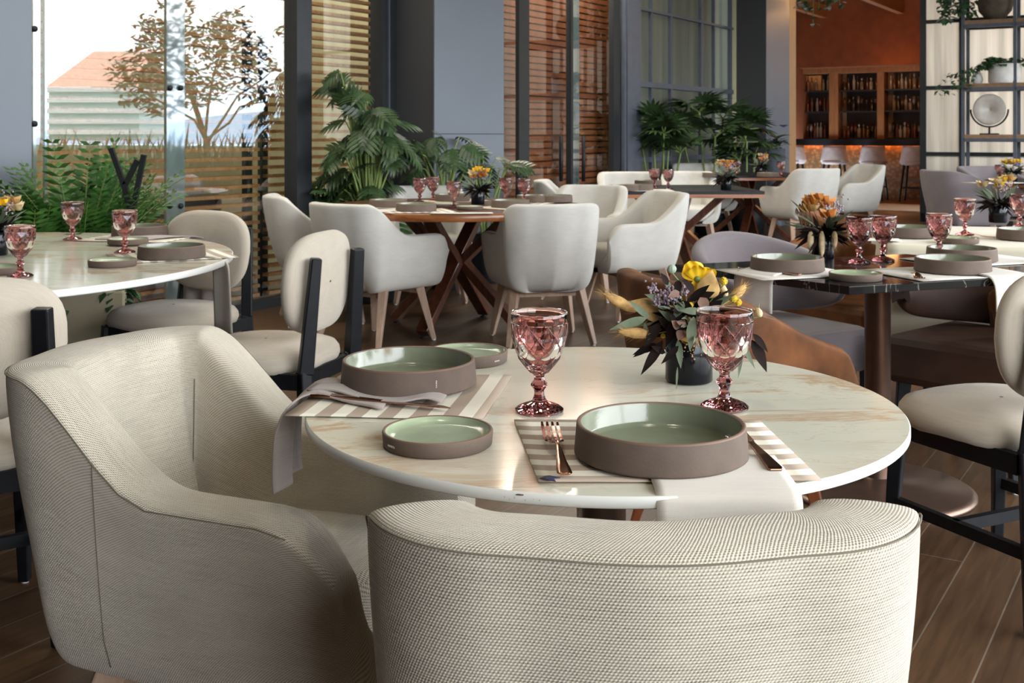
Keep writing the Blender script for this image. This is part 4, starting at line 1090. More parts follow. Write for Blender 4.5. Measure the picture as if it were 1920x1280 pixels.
    m.uv = [[(m.v[q][0]+0.3*m.v[q][2], m.v[q][1]+0.7*m.v[q][2]) for q in f_] for f_ in m.f]; m.build('seat', seat_mat or mat, r)
    # seams
    def line(pts, rad): mm_ = MB(); mm_.tube(pts, rad, 5); return mm_
    if fine: line(rim_o[1:-1], 0.0011).build('rim_seam', 'seam', r)
    for i in ((nst+4, n-1-nst-4) if fine else ()):
        si = nst-2 if i < n//2 else n+1-nst; line([p+nrm[si]*0.0002 for p in cols[si][3:13]], 0.0009).build('side_seam', 'seam', r)
        line([p-nrm[i]*0.001 for p in cols[i][-5:]], 0.0013).build('inner_seam', 'seam', r)
    for sx in (-1, 1):
        for y0, y1 in ((-0.13, -0.23), (0.16, 0.22)):
            m = MB(); m.beam((sx*0.185, y0, zb+0.02), (sx*0.245, y1, 0.006), 0.052, 0.028, 0.05, 0.028)
            l = m.build('leg', legmat, r, bevel=0.004)
            m = MB(); m.lathe([(0.0105, 0), (0.0105, 0.008), (0.001, 0.008)], 10, (sx*0.245, y1, 0)); m.build('glide', 'glide', l)
    m = MB(); m.beam((-0.19, -0.13, zb-0.012), (0.19, -0.13, zb-0.012), 0.03); m.beam((-0.19, 0.16, zb-0.012), (0.19, 0.16, zb-0.012), 0.03); m.build('under_frame', legmat, r)
    return r
def make_oval(label='', mat='oat'):
    """side chair: oval cushioned back on two black rear posts"""
    r = thing('side_chair', label, 'chair')
    # seat cushion
    m = MB(); rows = []; hw, hd = 0.245, 0.235
    n = 44
    def se(a, w, d, e=2.6): c_, s_ = math.cos(a), math.sin(a); return (w*math.copysign(abs(c_)**(2/e), c_), d*math.copysign(abs(s_)**(2/e), s_))
    for f, z in ((0.90, 0.415), (0.97, 0.42), (1.0, 0.437), (0.99, 0.455), (0.94, 0.472), (0.80, 0.484), (0.5, 0.490), (0.02, 0.492)):
        rows.append([(*se(2*PI*k/n, hw*f, hd*f), z-(0.004*math.sin(9*2*PI*k/n) if f > 0.95 and z < 0.44 else 0)) for k in range(n)])
    m.grid(rows, closed_u=True); m.face([n-1-k for k in range(n)], None, False); m.build('seat', mat, r)
    # back pad, bowed
    m = MB(); zc, rh, rwid = 0.695, 0.168, 0.232; rows = []
    def bow(x): return 0.28*x*x
    prof = [(0.02, -0.030), (0.5, -0.028), (0.85, -0.022), (0.96, -0.012), (1.0, 0.004), (0.97, 0.022), (0.88, 0.034), (0.5, 0.042), (0.02, 0.044)]
    for f, dy in prof:
        row = []
        for k in range(n):
            x, z = se(2*PI*k/n, rwid*f, rh*f, 3.0); zz = zc+z
            if z < 0: x *= 1.0-0.10*abs(z/rh)
            row.append((x, -0.20+bow(x)+dy-0.06*(zz-0.5), zz))
        rows.append(row)
    m.grid(rows, closed_u=True, flip=True); m.build('backrest', mat, r)
    # frame
    for sx in (-1, 1):
        m = MB(); m.beam((sx*0.160, -0.268, 0.79), (sx*0.180, -0.240, 0.42), 0.042, 0.046, 0.034, 0.048)
        m.beam((sx*0.180, -0.235, 0.43), (sx*0.20, -0.26, 0.004), 0.040, 0.028, 0.050, 0.030); m.build('rear_post', 'black_wood', r, bevel=0.005)
        m = MB(); m.beam((sx*0.19, 0.17, 0.415), (sx*0.205, 0.195, 0.004), 0.042, 0.028); l = m.build('leg', 'black_wood', r, bevel=0.004)
        m = MB(); m.lathe([(0.01, 0), (0.01, 0.006), (0.001, 0.006)], 10, (sx*0.205, 0.195, 0)); m.build('glide', 'glide', l)
        m = MB(); m.beam((sx*0.188, -0.22, 0.395), (sx*0.192, 0.17, 0.395), 0.024, 0.024, 0.05, 0.05); m.beam((sx*0.195, -0.24, 0.19), (sx*0.20, 0.18, 0.19), 0.02, 0.02, 0.03, 0.03)
        m.build('side_rail', 'black_wood', r)
    m = MB(); m.beam((-0.19, 0.17, 0.395), (0.19, 0.17, 0.395), 0.024, 0.024, 0.05, 0.05); m.beam((-0.19, -0.22, 0.395), (0.19, -0.22, 0.395), 0.024, 0.024, 0.05, 0.05)
    m.beam((-0.2, -0.03, 0.19), (0.2, -0.03, 0.19), 0.02, 0.02, 0.03, 0.03); m.build('cross_rail', 'black_wood', r)
    return r
def make_lowback(label='', mat='leather', seatmat=None, legmat='orange_wood', hb=0.78, name='low_armchair'):
    """chair with a thick seat slab and a wrap-around floating back"""
    r = thing(name, label, 'armchair'); n = 30; rows = []; a, b_ = 0.30, 0.27
    m = MB(); prof_pts = []
    for i in range(n+1):
        ph = -2.25+4.5*i/n; x = a*math.sin(ph); y = -b_*math.cos(ph); nn = Vector((math.sin(ph), -math.cos(ph), 0)).normalized()
        t = abs(ph)/2.25; zt = hb-(hb-0.60)*t**1.6; zl = 0.47-0.0*t+0.10*t**3; tk = 0.055
        zt2 = zt if t < 0.93 else zt-(zt-zl)*0.25*((t-0.93)/0.07)**2; zl2 = zl if t < 0.93 else zl+0.04*((t-0.93)/0.07)**2
        c_ = Vector((x, y, 0)); col = []
        for lat, z in ((-0.0, zl2), (0.02, zl2+0.02), (0.028, zl2+0.07), (0.035, (zl2+zt2)/2), (0.04, zt2-0.03), (0.03, zt2-0.006), (0.0, zt2), (-0.02, zt2-0.008), (-0.026, zt2-0.04), (-0.028, (zl2+zt2)/2), (-0.026, zl2+0.05), (-0.015, zl2+0.01)):
            q = c_+nn*(lat-0.10*(hb-z)/hb); col.append(Vector((q.x, q.y, z)))
        prof_pts.append(col)
    rows = [[prof_pts[i][k] for i in range(n+1)] for k in range(12)]; m.grid(rows, closed_v=True)
    for i, rev in ((0, True), (n, False)):
        ring = prof_pts[i]; bb = len(m.v); m.v.extend([tuple(p) for p in ring]); m.face([bb+(11-k if rev else k) for k in range(12)], None, True)
    m.build('backrest', mat, r, sub=1)
    m = MB(); m.box((0, 0.0, 0.385), (0.50, 0.50, 0.17)); m.build('seat', seatmat or mat, r, bevel=0.03)
    m = MB(); m.box((0, -0.2, 0.48), (0.12, 0.04, 0.1)); m.build('back_support', mat, r)
    for sx in (-1, 1):
        for y0, y1 in ((-0.18, -0.22), (0.19, 0.21)):
            m = MB(); m.beam((sx*0.19, y0, 0.36), (sx*0.215, y1, 0.004), 0.05, 0.03); l = m.build('leg', legmat, r, bevel=0.004)
            m = MB(); m.lathe([(0.01, 0), (0.01, 0.006), (0.001, 0.006)], 10, (sx*0.215, y1, 0)); m.build('glide', 'glide', l)
    return r
# ================================================================== PLANTS
def fern(label, loc, h, w, nfr, seed, name='fern', mat='green_fern', pot=True, zb=0.35):
    rnd = random.Random(seed); r = thing(name, label, 'plant', loc); m = MB(); s = MB()
    for k in range(nfr):
        az = rnd.uniform(0, 2*PI); L = h*rnd.uniform(0.65, 1.1); out = w*rnd.uniform(0.3, 1.0); pts = []
        for i in range(11):
            t = i/10; pts.append(Vector((math.cos(az)*out*t**1.3, math.sin(az)*out*t**1.3, zb+L*(t-0.38*t*t*(out/w)))))
        s.tube(pts, [0.004*(1-0.8*i/10) for i in range(11)], 4, False)
        for i in range(1, 10):
            for q in (0.0, 0.5):
                c_ = pts[i].lerp(pts[i+1] if i < 10 else pts[i], q); d = (pts[min(i+1, 10)]-pts[i-1]).normalized(); sd = d.cross(Vector((0, 0, 1)))
                if sd.length < 0.05: sd = Vector((1, 0, 0))
                sd.normalize(); ll = 0.11*math.sin(PI*(0.12+0.8*(i+q)/10.5))
                for sg in (-1, 1): m.leaf(c_, sd*sg+d*0.35, sd.cross(d)*sg, ll*rnd.uniform(.9, 1.1), 0.022, 0.15, 2)
    m.build('fronds', mat, r); s.build('stems', 'stem', r)
    if pot: mp = MB(); mp.lathe([(0.14, 0), (0.19, 0.03), (0.21, zb), (0.19, zb), (0.18, zb-0.03), (0.001, zb-0.03)], 32); mp.build('pot', 'black_metal', r)
    return r
def lobed(m, base, d, up, L, W, rnd, lobes=6, droop=0.35):
    """philodendron blade: midrib with paired narrow lobes"""
    d = Vector(d).normalized(); up = Vector(up); sd = d.cross(up)
    if sd.length < 0.05: sd = Vector((1, 0, 0))
    sd.normalize(); nr = sd.cross(d).normalized(); base = Vector(base)
    mid = lambda t: base+d*(L*t)-nr*(droop*L*t*t)
    m.leaf(base, d, up, L*1.0, W*0.30, droop, 6)
    for i in range(lobes):
        t = 0.06+0.80*i/lobes
        for sg in (-1, 1):
            m.leaf(mid(t), sd*sg+d*(0.35+0.7*t), nr, W*0.62*math.sin(PI*(0.25+0.62*t)), W*0.13, 0.35, 3)
def philodendron(label, loc, stems, seed, mat='green_phil', lw=0.28, zb=0.4, potr=0.2, name='philodendron'):
    """stems: list of (dx, dy, z, size) leaf positions relative to loc"""
    rnd = random.Random(seed); r = thing(name, label, 'plant', loc); m = MB(); s = MB()
    for dx, dy, z, sz in stems:
        tip = Vector((dx, dy, z)); st = Vector((rnd.uniform(-.05, .05), rnd.uniform(-.05, .05), zb-0.03)); mid_ = st.lerp(tip, 0.55)+Vector((0, 0, 0.12+0.1*abs(dx)))
        pts = [st, st.lerp(mid_, .5)+Vector((0, 0, .03)), mid_, mid_.lerp(tip, .5)+Vector((0, 0, .04)), tip]
        s.tube(pts, [0.010, 0.009, 0.008, 0.006, 0.004], 6, False)
        out = Vector((dx, dy, 0)); out = out.normalized() if out.length > 0.03 else Vector((rnd.uniform(-1, 1), rnd.uniform(-1, 1), 0)).normalized()
        d = out*rnd.uniform(0.5, 1.0)+Vector((rnd.uniform(-.3, .3), rnd.uniform(-.3, .3), rnd.uniform(-0.9, 0.35)))
        lobed(m, tip, d, (out+Vector((0, -0.5, 0.8))), sz, lw*sz/0.3, rnd)
    m.build('leaves', mat, r); s.build('stems', 'stem', r)
    mp = MB(); mp.lathe([(potr*0.75, 0), (potr*0.85, 0.03), (potr, zb), (potr-0.02, zb), (potr-0.03, zb-0.03), (0.001, zb-0.03)], 32); mp.build('pot', 'black_metal', r)
    return r
def palm(label, loc, crowns, seed, mat='green_palm'):
    rnd = random.Random(seed); r = thing('fan_palm', label, 'plant', loc); m = MB(); s = MB()
    for dx, dy, z, R_ in crowns:
        c_ = Vector((dx, dy, z)); s.tube([(dx*0.2, dy*0.2, 0.35), (dx*0.7, dy*0.7, z*0.6), tuple(c_)], 0.012, 6, False)
        for k in range(7):
            az = rnd.uniform(0, 2*PI); el = rnd.uniform(-0.1, 1.0); d = Vector((math.cos(az)*math.cos(el), math.sin(az)*math.cos(el), math.sin(el))); hub = c_+d*R_*0.35
            s.tube([tuple(c_), tuple(hub)], 0.006, 4, False)
            sd = d.cross(Vector((0, 0, 1))).normalized() if abs(d.z) < 0.95 else Vector((1, 0, 0)); up = sd.cross(d)
            for q in range(11):
                a_ = (q/10-0.5)*2.9; m.leaf(hub, d*math.cos(a_)+sd*math.sin(a_), up, R_*0.62*rnd.uniform(.85, 1.1), 0.045, 0.35, 3)
    m.build('fronds', mat, r); s.build('stems', 'stem', r)
    mp = MB(); mp.lathe([(0.14, 0), (0.2, 0.03), (0.22, 0.4), (0.2, 0.4), (0.19, 0.36), (0.001, 0.36)], 32); mp.build('pot', 'black_metal', r)
    return r
# ================================================================== FLOWERS
def hair_tail(m, a, b_, r, rnd, nh=150):
    a, b_ = Vector(a), Vector(b_); ax = b_-a; L = ax.length; d = ax.normalized()
    m.tube([a, a+ax*.2, a+ax*.5, a+ax*.8, b_], [r*0.35, r*.85, r, r*.75, r*0.15], 8)
    sd = d.cross(Vector((0.1, 0.3, 1))).normalized(); u2 = d.cross(sd)
    for k in range(nh):
        t = rnd.random(); an = rnd.uniform(0, 2*PI); o = sd*math.cos(an)+u2*math.sin(an)
        p = a+ax*t+o*r*0.6; q = p+(o*rnd.uniform(.5, 1)+d*rnd.uniform(0.7, 1.3)).normalized()*r*rnd.uniform(1.2, 2.4)
        w = d.cross(o)*0.0003; bb = len(m.v); m.v.extend([tuple(p-w), tuple(p+w), tuple(q)]); m.face((bb, bb+1, bb+2))
def vase_part(r, R=0.0415, h=0.082):
    m = MB(); m.lathe([(R-0.003, 0), (R, 0.003), (R, h-0.002), (R-0.0015, h), (R-0.004, h-0.001), (R-0.004, h*0.5), (0.0005, h*0.5)], 56, cap=True); m.build('vase', 'black_glaze', r)
def main_flowers(loc):
    r = thing('flower_arrangement', 'mixed dried flowers with a yellow poppy in a black vase on the cream marble table', 'flowers', loc); rnd = random.Random(4)
    k = 0.000943; X = lambda px: (px-1292)*k; Z = lambda py: (718-py)*k
    vase_part(r); top = Vector((0, 0, 0.078))
    def pt(px, py, y=0.0): return Vector((X(px), y, Z(py)))
    # gold flecks on the vase
    m = MB()
    for q in range(26):
        an = -PI/2+rnd.gauss(-0.1, 0.35); z = rnd.uniform(0.045, 0.074); s_ = rnd.uniform(.0005, .0018); c_ = Vector((0.0417*math.cos(an), 0.0417*math.sin(an), z)); m.ball(c_, s_, 6, 4)
    m.build('gold_flecks', 'straw', r)
    stems = MB()
    def stem(p, via=None, rad=0.0011):
        pts = [top+Vector((rnd.uniform(-.015, .015), rnd.uniform(-.015, .015), -0.03)), top+(Vector(p)-top)*0.4+Vector((0, 0, 0.01))]+([Vector(via)] if via else [])+[Vector(p)]
        stems.tube(pts, rad, 5, False)
    # poppy: ruffled petals
    m = MB(); c_ = pt(1306, 526, -0.01); stem(c_)
    for (a0, a1, len_, wd, upv) in ((-0.5, 0.9, 0.034, 0.038, 0.0), (0.85, 0.35, 0.036, 0.026, -.2), (0.3, -1.0, 0.034, 0.030, 0.6), (-0.2, 1.0, 0.030, 0.034, -.8), (-.9, .3, 0.020, 0.03, .4), (0.1, -.6, .026, .03, -.6)):
        d = Vector((a0, upv, a1)).normalized(); sd = d.cross(Vector((0, 1, 0.2))).normalized(); nr = sd.cross(d); rows = []
        for i in range(8):
            t = i/7; row = []
            for j in range(11):
                u_ = j/10-0.5; w = wd*math.sin(PI*min(1, 0.12+t*0.62)); ed = 1-0.25*(2*u_)**2
                row.append(c_+d*(len_*t*ed)+sd*(u_*w*1.1)+nr*(0.006*math.sin(t*2.5)+0.0025*t*math.sin(u_*17+a0*5)))
            rows.append(row)
        m.grid(rows)
    m.build('poppy_petals', 'yellow', r)
    m = MB(); m.ball(c_, 0.006, 8, 6); m.build('poppy_centre', 'stem', r)
    # seed pod
    m = MB(); c_ = pt(1257, 506, -0.02); rows = []
    for i in range(9):
        th = PI*i/8; rows.append([(c_.x+0.0078*math.sin(th+.001)*(1+0.06*math.cos(8*a_))*math.cos(a_), c_.y+0.0078*math.sin(th+.001)*(1+0.06*math.cos(8*a_))*math.sin(a_), c_.z-0.008*math.cos(th)) for a_ in [2*PI*q/32 for q in range(32)]])
    m.grid(rows, closed_u=True); m.build('seed_pod', 'pod', r); stem(c_-Vector((0, 0, .006)), pt(1272, 530, -0.015))
    # bunny tail grasses
    for a_, b_, y0, y1 in (((1188, 582), (1128, 546), -0.03, -0.05), ((1215, 622), (1153, 612), -0.05, -0.07), ((1375, 572), (1408, 544), 0.03, 0.04), ((1262, 622), (1300, 628), -0.05, -0.06)):
        m = MB(); p, q = pt(*a_, y0), pt(*b_, y1); hair_tail(m, p, q, 0.0095, rnd, 260); m.build('bunny_tail_grass', 'straw', r); stem(p)
    for a_, b_ in (((1340, 576), (1336, 552)), ((1425, 596), (1417, 580)), ((1360, 560), (1352, 535))):
        m = MB(); p, q = pt(*a_, -0.01), pt(*b_, -0.01); hair_tail(m, p, q, 0.0062, rnd, 60); m.build('bunny_tail_grass', 'straw_pale', r); stem(p)
    # billy buttons
    for px, py, R_ in ((1351, 527, .0066), (1370, 560, .006), (1378, 566, .006), (1289, 572, .0055), (1299, 577, .005), (1239, 628, .004)):
        m = MB(); c_ = pt(px, py, -0.03); m.ball(c_, R_, 12, 8)
        for q in range(60):
            a_, b2 = rnd.uniform(0, 2*PI), math.acos(rnd.uniform(-1, 1)); o_ = Vector((math.sin(b2)*math.cos(a_), math.sin(b2)*math.sin(a_), math.cos(b2))); m.ball(c_+o_*R_, R_*0.17, 5, 3)
        m.build('billy_button', 'mustard', r); stem(c_-Vector((0, 0, R_)))
    # lilac berries
    for cx, cy, sx, sy, n in ((1250, 552, 24, 17, 95), (1218, 538, 10, 12, 26), (1280, 543, 8, 9, 18), (1224, 562, 9, 8, 14)):
        m = MB()
        for q in range(n):
            p = pt(cx+rnd.gauss(0, sx*.5), cy+rnd.gauss(0, sy*.5), rnd.uniform(-.05, -.025)); m.ball(p, rnd.uniform(.0017, .0028), 7, 5)
        m.build('berry_cluster', 'lilac', r); stem(pt(cx, cy+6, -0.035))
    # golden woven fan leaves (dried)
    for (px, py, dx, dz, L, W) in ((1240, 592, -1.0, .55, .062, .042), (1300, 600, -.8, .45, .055, .035), (1275, 610, -0.5, .7, .05, .03), (1320, 560, .2, 1, .05, .04)):
        m = MB(); m.leaf(pt(px, py, -0.02), (dx, -.25, dz), (0, -1, .5), L, W, 0.2, 8, 0.25, 0.7); m.build('dried_fan_leaf', 'straw', r, solid=0.0008)
    # eucalyptus leaves
    lv = MB()
    for (x0, y0, x1, y1, w, yo, cu) in ((1205, 590, 1137, 609, .016, -.06, .08), (1212, 592, 1173, 558, .012, -.05, .1), (1262, 600, 1228, 575, .013, -.05, .1), (1288, 585, 1278, 646, .019, -.075, -.15),
             (1300, 575, 1262, 570, .013, -.08, .25), (1315, 570, 1292, 600, .013, -.07, .1), (1262, 630, 1266, 680, .013, -.06, .05), (1262, 680, 1258, 722, .004, -.055, 0), (1388, 640, 1414, 694, .010, .0, .0),
             (1392, 655, 1382, 712, .008, .0, .0), (1235, 560, 1205, 548, .011, -.04, .2), (1205, 620, 1202, 600, .009, -.05, .1), (1255, 540, 1240, 525, .010, -.02, .1), (1272, 560, 1252, 590, .016, -.06, .1)):
        p, q = pt(x0, y0, yo), pt(x1, y1, yo-0.01); lv.leaf(p, q-p, (0, -1, 0.3), (q-p).length, w, cu, 7, 0.2, 0.75)
    for q in range(16):
        a_ = rnd.uniform(PI*0.9, PI*2.1); dd = Vector((math.cos(a_), math.sin(a_), rnd.uniform(-.2, .9))); lv.leaf(Vector((0, -.01, .10))+dd*.02, dd, (-dd.y, dd.x, 1), rnd.uniform(.06, .10), rnd.uniform(.009, .014), rnd.uniform(.1, .5), 6, .2, .75)
    lv.build('eucalyptus_leaves', 'eucalyptus', r)
    lv = MB()
    specs = [(1235, 632, 1196, 690, .017), (1228, 640, 1182, 655, .015), (1215, 645, 1183, 662, .010), (1245, 600, 1262, 640, .022), (1250, 570, 1268, 612, .022), (1230, 600, 1200, 640, .018), (1262, 590, 1240, 640, .020),
             (1285, 560, 1318, 530, .016), (1300, 560, 1330, 545, .016), (1245, 530, 1228, 507, .012), (1290, 540, 1270, 520, .014), (1398, 632, 1426, 684, .022), (1400, 620, 1424, 650, .014), (1240, 655, 1212, 640, .012),
             (1262, 640, 1232, 668, .012), (1320, 580, 1345, 560, .018), (1270, 560, 1290, 590, .02), (1250, 610, 1226, 590, .016), (1262, 520, 1258, 545, .014), (1310, 600, 1330, 640, .018), (1345, 600, 1375, 625, .016)]
    for x0, y0, x1, y1, w in specs:
        yo = rnd.uniform(-.07, -.03); p, q = pt(x0, y0, yo), pt(x1, y1, yo-.012); lv.leaf(p, q-p, (rnd.uniform(-.5, .5), -1, .4), (q-p).length*1.05, w, rnd.uniform(-.1, .2), 6, 0.25, 0.75)
    for q_ in range(95):
        a_ = rnd.uniform(0, 2*PI); d = Vector((math.cos(a_), math.sin(a_)*0.8, rnd.uniform(-.25, 1.0))); p = Vector((0, -0.01, .085))+Vector((math.cos(a_)*.02, math.sin(a_)*.02, rnd.uniform(0, .05)))
        lv.leaf(p, d, (-d.y, d.x, 1), rnd.uniform(.035, .07), rnd.uniform(.010, .018), rnd.uniform(0, .35), 5, 0.2, 0.75)
    lv.build('dark_leaves', 'dark_leaf', r)
    lv = MB()
    for x0, y0, x1, y1, w in ((1262, 605, 1246, 590, .016), (1268, 610, 1258, 626, .018), (1275, 600, 1255, 592, .014), (1262, 540, 1240, 548, .014), (1410, 585, 1456, 603, .010), (1420, 590, 1452, 598, .006), (1300, 550, 1312, 575, .02)):
        yo = -.075 if x0 < 1400 else -0.0; p, q = pt(x0, y0, yo), pt(x1, y1, yo-.01); lv.leaf(p, q-p, (0, -1, .4), (q-p).length, w, 0, 5, 0.2, 0.7)
    lv.build('dusty_leaves', 'dusty_leaf', r)
    stems.build('stems', 'stem', r)
    return r
def small_flowers(label, loc, seed, accent='orange_fl', accent2='yellow', sc=1.0, left_tall=False, tails=False):
    r = thing('flower_arrangement', label, 'flowers', loc, 0, 'small dried arrangements in black vases'); rnd = random.Random(seed); vase_part(r, 0.042, 0.085)
    lv = MB(); top = Vector((0, 0, .09))
    for q in range(90):
        a_ = rnd.uniform(0, 2*PI); d = Vector((math.cos(a_), math.sin(a_), rnd.uniform(-.5, .9))); p = top+Vector((math.cos(a_), math.sin(a_), 0))*.02
        lv.leaf(p, d, (-d.y, d.x, 1), rnd.uniform(.04, .10), rnd.uniform(.012, .02), rnd.uniform(0, .5), 5, .2, .75)
    lv.build('dark_leaves', 'dark_leaf', r)
    lv = MB()
    for q in range(26):
        a_ = rnd.uniform(0, 2*PI); d = Vector((math.cos(a_), math.sin(a_), rnd.uniform(-.2, 1.2))); lv.leaf(top+d*.03, d, (-d.y, d.x, 1), rnd.uniform(.06, .12), rnd.uniform(.01, .018), rnd.uniform(-.1, .3), 5, .2, .75)
    lv.build('grey_green_leaves', 'eucalyptus', r)
    for q in range(5):
        a_ = rnd.uniform(0, 2*PI); c_ = top+Vector((math.cos(a_)*rnd.uniform(.02, .08), math.sin(a_)*.05, rnd.uniform(.05, .12))); m = MB(); mt = (accent, accent, 'straw', 'straw_pale', accent)[q]
        for k in range(9):
            an = 2*PI*k/9; d = Vector((math.cos(an), math.sin(an)*0.9, rnd.uniform(.1, .9))); m.leaf(c_, d, (-d.y, d.x, 1), .042, .03, -.3, 4, .3, .6)
        m.build('dried_flower', mt, r)
    for q in range(3):
        c_ = top+Vector((rnd.uniform(-.04, .06), rnd.uniform(-.06, 0), rnd.uniform(.09, .13))); m = MB()
        for k in range(6): an = 2*PI*k/6; m.leaf(c_, (math.cos(an), math.sin(an), .5), (-math.sin(an), math.cos(an), 1), .03, .03, -.4, 4, .3, .6)
        m.build('bright_flower', accent2, r)
    m = MB()
    for q in range(60): m.ball(top+Vector((rnd.gauss(.03, .025), rnd.gauss(-.02, .02), rnd.gauss(.09, .02))), .004, 5, 4)
    m.build('berry_cluster', 'lilac', r)
    if left_tall:
        m = MB()
        for k in range(4): p = top+Vector((-.07+.012*k, -.01, .02)); m.tube([tuple(top), tuple(p), (p.x-.02, p.y, .16+.015*k)], .0025, 5); m.leaf((p.x-.02, p.y, .15+.015*k), (-.1, 0, 1), (0, -1, 0), .03, .014, 0, 5, .4)
        m.build('tall_bud', 'dusty_leaf', r)
    if tails:
        m = MB()
        for x_, y_, L_ in ((-.05, -.04, .10), (-.015, -.055, .12), (.03, -.05, .08)): hair_tail(m, (x_, y_, .10), (x_-.004, y_-.012, .10-L_*.75), .011, rnd, 90)
        m.build('hanging_catkin', 'straw_pale', r)
    return r

# ================================================================== MAIN TABLE
TC = Vector((0.1455, 1.816, 0)); TR = 0.475
def main_table():
    r = thing('round_table', 'round cream marble table top with tan veins in the foreground', 'table', (TC.x, TC.y, 0))
    m = MB(); m.lathe([(TR-0.002, 0.0), (TR, -0.002), (TR, -0.013), (TR-0.002, -0.015)], 160); e = m.build('table_edge', 'marble_edge', r, (0, 0, 0.75))
    m = MB(); n = 160; m.v.append((0, 0, 0.75)); 
    for k in range(n): m.v.append(((TR-0.0018)*math.cos(2*PI*k/n), (TR-0.0018)*math.sin(2*PI*k/n), 0.75))
    for k in range(n): m.face((0, 1+k, 1+(k+1) % n), None, False)
    m.build('table_top', 'marble', r)
    m = MB(); m.lathe([(0.0005, 0.734), (TR-0.004, 0.734), (TR-0.002, 0.736)], 96); m.build('underside', 'plaster', r)
    m = MB(); m.lathe([(0.04, 0.02), (0.04, 0.70), (0.16, 0.72), (0.16, 0.733)], 40); m.build('pedestal', 'bronze', r)
    m = MB(); m.lathe([(0.27, 0), (0.27, 0.012), (0.25, 0.018), (0.05, 0.03), (0.04, 0.04)], 64, cap=True); m.build('base', 'bronze', r)
    # small chips and scuffs on the front edge
    m = MB(); rnd = random.Random(8)
    for px, w in ((972, .010), (946, .003), (955, .0025), (965, .003), (985, .003), (1000, .002), (1012, .003), (1022, .0015)):
        an = -PI/2+math.asin(max(-1, min(1, ((px-960)/FPX*1.355-TC.x)/TR))); z = -0.0035 if w > .008 else -0.0075-rnd.uniform(0, .003); rr = TR+0.0003
        for s_ in range(3 if w > .008 else 1): m.ball(((rr)*math.cos(an+s_*w*0.5), rr*math.sin(an+s_*w*0.5), 0.75+z), w*0.30, 6, 4, (1.1, .12, .35) if w > .008 else (.35, .15, 1.3))
    m.build('edge_chip', 'rim', r)
    return r
main_table()
TZ = 0.75
mat1 = [P(1010, 908), P(1541, 905), P(1425, 793), P(964, 791)]
mat1 = [Vector((p.x, p.y, TZ)) for p in mat1]
sheet('placemat', mat1, 'stripe', 'striped linen placemat under the front bowl at the near edge of the marble table', 'placemat', 'striped linen placemats', 0.0015, uvrot=False, seed=1)
mat2 = [P(533, 783), P(905, 789), P(961, 707), P(640, 705)]
mat2 = [Vector((p.x, p.y, TZ)) for p in mat2]
sheet('placemat', mat2, 'stripe', 'striped linen placemat at the left of the marble table under bowl and dark knife', 'placemat', 'striped linen placemats', 0.0015, uvrot=True, seed=2)
def set_on(p, z): return (p.x, p.y, z)
ZM = TZ+0.0042
bowl0 = place('bowl', make_bowl, 'sage glazed clay bowl at the near edge of the marble table, between fork and knife', (0.2005, 1.503, ZM+0.002), 0.3, 'clay bowls on the marble table')
place('bowl', make_bowl, 'sage glazed clay bowl at the left of the marble table, partly on the mauve napkin', (-0.1775, 1.919, ZM+0.004), 0, 'clay bowls on the marble table')
pl0 = place('plate', make_plate, 'small round side plate on the marble table, just left of the placemat with the fork', (-0.1045, 1.569, TZ+0.0005), 0, 'clay side plates on the marble table')
place('plate', make_plate, 'small round side plate at the far edge of the marble table behind the left bowl', (-0.0862, 2.144, TZ+0.0005), 0, 'clay side plates on the marble table')
place('goblet', make_goblet, 'rose pressed glass goblet standing left of the front placemat on the marble table', (0.043, 1.757, TZ+0.0003), 0.1, 'rose goblets on the marble table')
place('goblet', make_goblet, 'rose pressed glass goblet on the marble table, in front of the black flower vase', (0.3385, 1.776, TZ+0.0003), 0.35, 'rose goblets on the marble table')
f = place('fork', make_fork, 'copper fork lying left of the front bowl on the striped placemat', (0.0665, 1.398, ZM+0.001), math.radians(3.5))
place('knife', make_knife, 'copper knife partly hidden behind the right side of the front bowl', (0.3365, 1.421, ZM+0.001), math.radians(2), None)
place('knife', make_knife, 'dark copper knife lying across the left striped placemat', (-0.330, 1.826, ZM+0.003), math.atan2(-0.085, 0.237)-PI/2, None)
main_flowers((0.313, 1.972, TZ+0.0005))
# napkins
drape('napkin', [(0.263, 1.49, ZM+0.002), (0.262, 1.40, ZM+0.001), (0.262, 1.358, TZ+0.004), (0.262, 1.343, TZ-0.003), (0.262, 1.338, TZ-0.03), (0.262, 1.338, TZ-0.12), (0.262, 1.337, TZ-0.24)], (1, 0, 0), 0.176, 'napkin',
      'natural linen napkin hanging over the near table edge under the front bowl', 'napkin', 'linen napkins', 0.0015, 1.0, 0.0, 0.003, seed=3)
pN = [(-0.20, 1.80, ZM+0.003), (-0.27, 1.85, ZM+0.003), (-0.315, 1.875, ZM+0.012), (-0.345, 1.87, ZM+0.004), (-0.362, 1.845, TZ-0.012), (-0.366, 1.83, TZ-0.05), (-0.362, 1.80, TZ-0.10), (-0.358, 1.79, TZ-0.12)]
nap = drape('napkin', pN, (0.05, 1, 0), 0.115, 'napkin_mauve', 'mauve grey napkin draped over the left edge of the marble table', 'napkin', 'linen napkins', 0.010, 1.3, 0.6, 0.003, seed=6)
pN = [(-0.335, 1.862, ZM+0.010), (-0.29, 1.852, ZM+0.013), (-0.24, 1.815, ZM+0.006), (-0.18, 1.792, ZM+0.005), (-0.135, 1.80, ZM+0.013), (-0.11, 1.795, ZM+0.006)]
n2 = drape('folded_edge', pN, (0.15, 1, 0), 0.045, 'napkin_mauve', None, None, None, 0.004, 1.0, 0, 0.003, seed=9)
n2.parent = nap; n2.location = Vector(pN[0])-nap.location
